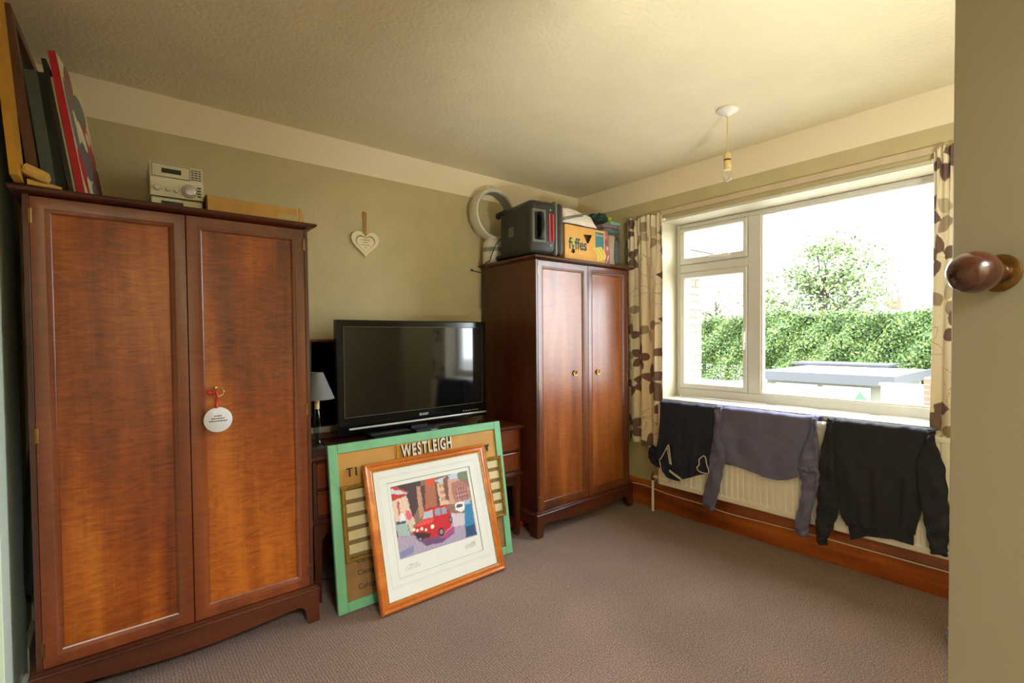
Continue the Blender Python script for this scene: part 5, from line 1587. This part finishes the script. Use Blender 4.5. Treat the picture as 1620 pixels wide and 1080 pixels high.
# patterned laundry bag mostly behind the open door
nu, nv = 40, 30
th = np.linspace(0, 2 * PI, nu, endpoint=False)
PP, CC = [], []
for v in np.linspace(0, 1, nv):
    r = 0.045 * math.sin(PI * min(1, 0.12 + 0.83 * v)) ** 0.5 * (1 + 0.04 * math.sin(6 * v))
    PP.append(np.stack([2.52 + r * np.cos(th) * (1 + 0.05 * np.sin(5 * th)), 0.345 + r * np.sin(th), 0.002 + 0.15 * v + 0 * th], -1))
    CC.append(np.where((np.sin(6 * th + 9 * v) * np.sin(14 * v + 2 * th) > 0.1)[:, None], np.array(hexc('#3a4a78')), np.array(hexc('#dcdcd8'))))
PP = np.array(PP); PP[0] = PP[0].mean(0) * [1, 1, 1]; PP[-1] = PP[-1].mean(0)
o = grid_object('patterned_bag', PP, printed('blue_white_print', 0.8), None, np.array(CC), closed_u=True)
tag(o, 'blue and white patterned fabric bag on the floor behind the open door', 'bag')

# ================================================================== OUTDOORS
GZ = -0.75
M_concrete = plain('pale_concrete', '#8f8b84', 0.9, var=0.08, vscale=2, bscale=20, bstr=0.1)
M_render = plain('white_render', '#a8a6a0', 0.9, var=0.04, vscale=3)
M_felt = plain('pale_roof_felt', '#77777a', 0.85, var=0.06, vscale=3, bscale=60, bstr=0.2)
M_fascia = plain('grey_fascia', '#303234', 0.6, var=0.05)
M_shed = plain('beige_shed_wall', '#5a5a4a', 0.8, var=0.05)
M_brick = plain('pale_buff_brick', '#8d7a62', 0.9, var=0.16, vscale=8, bscale=60, bstr=0.3)
M_mortar = plain('pale_mortar', '#7f786a', 0.95, var=0.05)
M_redbrick = plain('red_brown_brick', '#6a4838', 0.9, var=0.2, vscale=8, bscale=60, bstr=0.3)
M_trunk = plain('dark_bark', '#3a2f26', 0.95, var=0.25, vscale=10, bscale=20, bstr=0.6)
M_slate_roof = plain('grey_roof_tile', '#5e5a58', 0.8, var=0.1)
M_greensheet = plain('green_tarpaulin', '#1d5a28', 0.6, var=0.1)

def leaf_mat(name, a, b, c):
    m, nt, bs = base_mat(name)
    oi = nt.nodes.new('ShaderNodeVertexColor'); oi.layer_name = 'Col'
    sx = nt.nodes.new('ShaderNodeSeparateColor')
    nt.links.new(oi.outputs['Color'], sx.inputs[0])
    col = ramp(nt, sx.outputs[0], [(0.0, hexc(a)), (0.5, hexc(b)), (1.0, hexc(c))])
    nt.links.new(col, bs.inputs['Base Color'])
    bs.inputs['Roughness'].default_value = 0.6
    return m
M_hedge = leaf_mat('conifer_hedge_leaves', '#1a2f10', '#3c561f', '#6c7a34')
M_leaf = leaf_mat('tree_leaves', '#2f3f22', '#5a6c3c', '#8f9860')

def leaves(name, centres, normals, size, mat, parent=None, asp=0.55):
    n = len(centres)
    c = np.array(centres); nr = np.array(normals) + rng.normal(0, 0.55, (n, 3))
    nr /= np.linalg.norm(nr, axis=1)[:, None]
    t = np.cross(nr, rng.normal(size=(n, 3))); t /= np.linalg.norm(t, axis=1)[:, None] + 1e-9
    b = np.cross(nr, t)
    s = size * rng.uniform(0.6, 1.4, (n, 1))
    V = np.stack([c - t * s, c + b * s * asp + nr * s * 0.2, c + t * s, c - b * s * asp + nr * s * 0.2], 1).reshape(-1, 3)
    if parent is not None:
        V = V - np.array(origin(parent))
    F = np.arange(4 * n).reshape(n, 4)
    me = bpy.data.meshes.new(name)
    me.from_pydata(V.tolist(), [], F.tolist())
    at = me.color_attributes.new('Col', 'FLOAT_COLOR', 'POINT')
    col = np.ones((4 * n, 4), np.float32)
    tone = np.clip(rng.normal(0.5, 0.24, n), 0, 1)
    col[:, :3] = np.repeat(tone, 4)[:, None]
    at.data.foreach_set('color', col.ravel())
    me.materials.append(mat)
    o = bpy.data.objects.new(name, me)
    COL.objects.link(o)
    if parent is not None:
        o.parent = parent
    return o

# ground
bm = BM(); box(bm, 3.31, 60, -30, 40, GZ - 0.2, GZ)
struct(obj('ground', bm, M_concrete), 'pale paved yard outside the window')

# clipped hedge along the end of the garden
HXF, HXB = 17.0, 18.6
def htop(y):
    return 1.93 + 0.08 * np.sin(y * 1.1) + 0.05 * np.sin(y * 2.7 + 1) - 0.012 * (y - 3)
hd = thing('hedge', 'tall clipped green conifer hedge closing the garden', 'hedge', (HXF, 6, GZ))
n = 60000
yy = rng.uniform(-2, 16, n); q = rng.uniform(0, 1, n)
zt = htop(yy)
zlow = -0.1 + 0.35 * np.clip(np.sin(yy * 0.9 + 0.6), 0, 1) - 0.6 * np.clip((yy - 7.0) / 0.8, 0, 1)
zz = zlow + (zt - zlow) * q
bulge = 0.22 * np.sin(yy * 2.3 + 1.3 * np.sin(zz * 1.7)) * np.sin(zz * 2.1 + yy * 0.7) + 0.12 * np.sin(yy * 6.1 + zz * 5)
xx = HXF + 0.25 + bulge + rng.normal(0, 0.07, n)
nor = np.stack([-np.ones(n), 0.5 * np.cos(yy * 6), 0.35 + 0.3 * np.cos(zz * 5)], 1)
cen = np.stack([xx, yy, zz], 1)
n2 = 7000
y2 = rng.uniform(-2, 16, n2); x2 = rng.uniform(HXF + 0.1, HXB, n2)
c2 = np.stack([x2, y2, htop(y2) + rng.normal(0, 0.07, n2)], 1)
cen = np.concatenate([cen, c2]); nor = np.concatenate([nor, np.tile([[-0.3, 0, 1.0]], (n2, 1))])
leaves('foliage', cen, nor, 0.047, M_hedge, hd)['kind'] = 'stuff'
bm = BM(); box(bm, HXF + 0.55, HXB, -2, 16, 0.15, 1.80); obj('inner_growth', bm, plain('hedge_inner_growth', '#1c2a12', 0.9, var=0.3, vscale=4), hd)  # dark green mass filling the inside of the hedge
for ty in np.arange(-1.5, 15.6, 0.95):
    bm = BM(); tube(bm, [(HXF + 0.75, ty, GZ), (HXF + 0.78, ty + 0.05, 0.0), (HXF + 0.8, ty, 0.4)], [0.09, 0.075, 0.07], 8)
    obj('trunk', bm, M_trunk, hd, smooth=True)

# trees beyond
def tree(label, x, y, ztop, spread, nleaf, seed, zbase=GZ, lsize=0.10, low=1.4, thin=1.0):
    rs = np.random.default_rng(seed)
    t = thing('tree', label, 'tree', (x, y, zbase), group='trees beyond the hedge')
    bm = BM()
    tube(bm, [(x, y, zbase), (x + 0.05, y + 0.03, (low + zbase) / 2 + 0.4), (x, y, low + 0.8), (x + 0.1, y, ztop * 0.82)], [0.20, 0.15, 0.11, 0.03], 10)
    tips = []
    for k in range(26):
        a = rs.uniform(0, 6.28); h0 = rs.uniform(low - 0.2, ztop * 0.72)
        r = spread * rs.uniform(0.45, 1.0) * math.sqrt(max(0.05, 1 - ((h0 - low) / (ztop - low)) ** 2))
        e = (x + r * math.cos(a), y + r * math.sin(a), min(ztop, h0 + rs.uniform(0.3, 1.0)))
        mid = (x + 0.5 * r * math.cos(a), y + 0.5 * r * math.sin(a), h0 + 0.15)
        tube(bm, [(x, y, h0 - 0.25), mid, e], [0.05, 0.03, 0.01], 6)
        tips += [e, mid]
    tips += [(x + rs.normal(0, 0.35), y + rs.normal(0, 0.35), ztop - rs.uniform(0.1, 0.7)) for _ in range(8)]
    obj('trunk', bm, M_trunk, t, smooth=True)
    tips = np.array(tips)
    idx = rs.integers(0, len(tips), nleaf)
    c = tips[idx] + rs.normal(0, 1, (nleaf, 3)) * np.array([0.30, 0.30, 0.22]) * spread / 2.0 * thin
    leaves('crown', c, rs.normal(0, 1, (nleaf, 3)) + [-0.4, 0, 0.6], lsize, M_leaf, t)['kind'] = 'stuff'
    return t
tree('round leafy tree standing above the hedge in the middle of the view', 22, 7.2, 4.9, 2.35, 8000, 1, lsize=0.078)
tree('thin sparse tree left of the round leafy tree', 25.5, 10.9, 4.6, 1.8, 2600, 2, lsize=0.075, thin=1.2)
tree('sparse tree seen through the left casement pane', 29, 15.5, 4.2, 1.8, 1800, 3, lsize=0.07)

# flat roofed outbuilding
ob = thing('outbuilding', 'flat roofed outbuilding with grey fascia and beige wall in the garden', 'building', (12.6, 4.2, GZ))
bm = BM(); box(bm, 11.5, 14.5, 2.60, 5.12, 0.39, 0.41); obj('roof_felt', bm, M_felt, ob)
bm = BM(); box(bm, 11.46, 11.5, 2.56, 5.12, 0.225, 0.425); obj('fascia', bm, M_fascia, ob)
bm = BM(); box(bm, 11.5, 14.54, 2.56, 2.60, 0.225, 0.425); obj('fascia', bm, M_fascia, ob)
bm = BM(); box(bm, 11.5, 14.5, 2.60, 5.12, 0.25, 0.39); obj('roof_deck', bm, M_shed, ob)
bm = BM(); box(bm, 11.72, 14.3, 2.72, 5.0, GZ, 0.25); obj('wall', bm, M_shed, ob)
bm = BM()
for k in range(2):
    box(bm, 11.70, 11.72, 3.0 + 0.95 * k, 3.85 + 0.95 * k, GZ, 0.16)
obj('door_panel', bm, M_render, ob)
bm = BM(); box(bm, 14.75, 15.7, 3.5, 5.5, GZ, 0.42); box(bm, 14.65, 15.8, 3.4, 5.6, 0.42, 0.47)
tag(obj('shed', bm, M_fascia), 'low grey shed roof showing behind the flat roofed outbuilding', 'shed')

# white awning with a green gable end
aw = thing('garden_canopy', 'white canopy with a green gable end in front of the outbuilding', 'canopy', (7.2, 2.4, GZ))
bm = BM()
prism(bm, [(6.6, 0.36), (7.1, 0.565), (7.6, 0.36), (7.6, 0.345), (7.1, 0.55), (6.6, 0.345)], 'xz', 1.93, 4.2)
obj('cover', bm, plain('white_canopy_sheet', '#e6e6e4', 0.7, var=0.02), aw)
bm = BM(); prism(bm, [(6.64, 0.345), (7.56, 0.345), (7.1, 0.545)], 'xz', 1.94, 1.955); obj('gable', bm, M_greensheet, aw)
for px in (6.65, 7.55):
    for py in (1.98, 4.15):
        bm = BM(); tube(bm, [(px, py, GZ), (px, py, 0.36)], 0.02, 8); obj('pole', bm, M_white, aw)

# rendered wall and brick pier at the right
bm = BM(); box(bm, 9.0, 9.12, 1.62, 2.18, GZ, 0.47); box(bm, 8.98, 9.14, 1.60, 2.20, 0.47, 0.50)
tag(obj('garden_wall', bm, M_render), 'white rendered garden wall beside the outbuilding', 'wall')
pier = thing('brick_pier', 'red brown brick pier at the end of the white garden wall', 'pier', (8.1, 1.38, GZ))
bm = BM(); box(bm, 8.006, 8.214, 1.276, 1.484, GZ, 0.68); obj('mortar_core', bm, M_mortar, pier)
bmk = BM(); box(bmk, -0.0525, 0.0525, -0.0525, 0.0525, 0, 0.065, 0.003)
proto = obj('brick', bmk, M_redbrick, pier, local=True)
first = True
for r in range(19):
    for (ix, iy) in ((0, 0), (0, 1), (1, 0), (1, 1)):
        loc = (8.055 + 0.11 * ix - 8.1, 1.325 + 0.11 * iy - 1.38, 0.003 + 0.075 * r)
        if first:
            proto.location = loc; first = False
        else:
            copy_part(proto, loc, pier)

# projecting brick wing of the house, seen through the left casement
wing = thing('house_wing', 'pale brick wing of the house projecting beside the window', 'building', (4.0, 2.7, GZ))
bm = BM(); box(bm, 3.33, 4.585, 2.612, 3.4, GZ, 1.88); obj('mortar_core', bm, M_mortar, wing)
bmk = BM(); box(bmk, -0.1075, 0.1075, -0.051, 0.051, 0, 0.065, 0.003)
bp = obj('brick', bmk, M_brick, wing, local=True)
bmk = BM(); box(bmk, -0.0525, 0.0525, -0.051, 0.051, 0, 0.065, 0.003)
bh = obj('brick', bmk, M_brick, wing, local=True)
used = {'f': False, 'h': False}
def put(kind, x, y, z, rot=0):
    src = bp if kind == 'f' else bh
    loc = (x - 4.0, y - 2.7, z - GZ)
    if not used[kind]:
        src.location = loc; used[kind] = True
        return
    copy_part(src, loc, wing, (0, 0, rot) if rot else None)
for r in range(34):
    z = GZ + 0.004 + 0.075 * r
    if z + 0.066 > 1.88:
        break
    x = 4.596 - (0.1075 if r % 2 == 0 else 0.0525)
    if r % 2:
        put('h', x, 2.651, z); x -= 0.17
    while x > 3.44:
        put('f', x, 2.651, z)
        x -= 0.225
bm = BM(); box(bm, 3.32, 4.80, 2.45, 3.5, 1.88, 1.90); obj('soffit', bm, M_render, wing)
bm = BM(); box(bm, 3.32, 4.82, 2.43, 2.45, 1.86, 2.02); box(bm, 4.80, 4.82, 2.45, 3.5, 1.86, 2.02); obj('fascia', bm, M_render, wing)
bm = BM(); prism(bm, [(2.40, 2.02), (3.5, 2.55), (3.5, 1.9), (2.45, 1.9)], 'yz', 3.32, 4.80); obj('roof', bm, M_slate_roof, wing)
for k in range(5):
    bm = BM(); prism(bm, [(2.40 + 0.2 * k, 2.025 + 0.0964 * k), (2.62 + 0.2 * k, 2.131 + 0.0964 * k), (2.62 + 0.2 * k, 2.145 + 0.0964 * k), (2.40 + 0.2 * k, 2.050 + 0.0964 * k)], 'yz', 3.32, 4.84)
    obj('tile_course', bm, M_slate_roof, wing)

# clothes line with pegs, strung before the hedge
cl = thing('clothes_line', 'clothes line with small pale pegs strung in front of the hedge', 'line', (8, 5, 0.5))
bm = BM()
lp_ = [(12.0 - 4.0 * t, 7.1 - 2.5 * t, 0.30 - 0.12 * math.sin(PI * t) + 0.22 * t) for t in np.linspace(0, 1, 24)]
tube(bm, lp_, 0.006, 6); obj('cord', bm, M_cable_w, cl)
bmk = BM(); box(bmk, -0.012, 0.012, -0.012, 0.012, -0.05, 0.02, 0.003)
pg = obj('peg', bmk, M_holder, cl, local=True)
for i, t in enumerate(np.linspace(0.03, 0.6, 16)):
    loc = (12.0 - 4.0 * t - 8, 7.1 - 2.5 * t - 5, 0.30 - 0.12 * math.sin(PI * t) + 0.22 * t - 0.5)
    if i == 0:
        pg.location = loc
    else:
        copy_part(pg, loc, cl)
for (px, py, pz) in ((12.0, 7.1, 0.30), (8.0, 4.6, 0.52)):
    bm = BM(); tube(bm, [(px, py, GZ), (px, py, pz + 0.05)], 0.025, 8); obj('post', bm, M_white, cl)

# far houses: roofs and chimneys over the hedge
def house(x, y, w, zr, zch, label, cy_):
    t = thing('house', label, 'house', (x, y, GZ), group='far houses over the hedge')
    bm = BM(); box(bm, x, x + 5, y - w, y + w, GZ, zr - 1.2); obj('wall', bm, M_render, t)
    bm = BM(); prism(bm, [(x - 0.3, zr - 1.2), (x + 2.5, zr), (x + 5.3, zr - 1.2)], 'xz', y - w - 0.3, y + w + 0.3); obj('roof', bm, M_render, t)
    bm = BM(); box(bm, x + 2.2, x + 2.8, cy_ - 0.35, cy_ + 0.35, zr - 0.3, zch); ch = obj('chimney', bm, M_redbrick, t)
    for k in (-0.17, 0.17):
        bm = BM(); lathe(bm, [(0.10, zch), (0.085, zch + 0.3), (0.0, zch + 0.3)], (x + 2.5, cy_ + k, 0), 'z', 12); obj('chimney_pot', bm, M_redbrick, ch)
house(34, 9.0, 3.2, 2.75, 3.2, 'far pale roofed house whose chimney shows right of the round tree', 8.15)
house(32, 1.6, 3.0, 2.75, 3.2, 'far pale roofed house whose chimney shows beside the right curtain', 5.35)

# lamp-shaped bodies added, out of view, for the two fill lights
ul = thing('fill_uplight_stand', 'added floor lamp shape for the ceiling fill light, unseen behind the open door', 'lamp', (1.0, -0.32, 0))
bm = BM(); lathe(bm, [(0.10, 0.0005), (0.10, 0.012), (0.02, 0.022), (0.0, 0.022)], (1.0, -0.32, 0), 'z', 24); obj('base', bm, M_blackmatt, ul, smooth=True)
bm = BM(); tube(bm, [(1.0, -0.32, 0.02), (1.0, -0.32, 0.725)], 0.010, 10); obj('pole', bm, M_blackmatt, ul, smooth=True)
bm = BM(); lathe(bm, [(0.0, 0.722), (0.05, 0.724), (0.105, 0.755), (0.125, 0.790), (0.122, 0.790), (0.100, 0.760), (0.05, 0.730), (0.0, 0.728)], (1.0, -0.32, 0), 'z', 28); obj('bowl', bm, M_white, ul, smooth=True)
ll = thing('landing_fill_fitting', 'added round fitting for the fill light on the unseen landing outside the doorway', 'lamp', (0.28, -1.3, ZC))
bm = BM(); lathe(bm, [(0.36, ZC - 0.0005), (0.36, ZC - 0.05), (0.35, ZC - 0.06), (0.0, ZC - 0.06)], (0.28, -1.3, 0), 'z', 32); obj('fitting', bm, M_white, ll, smooth=True)
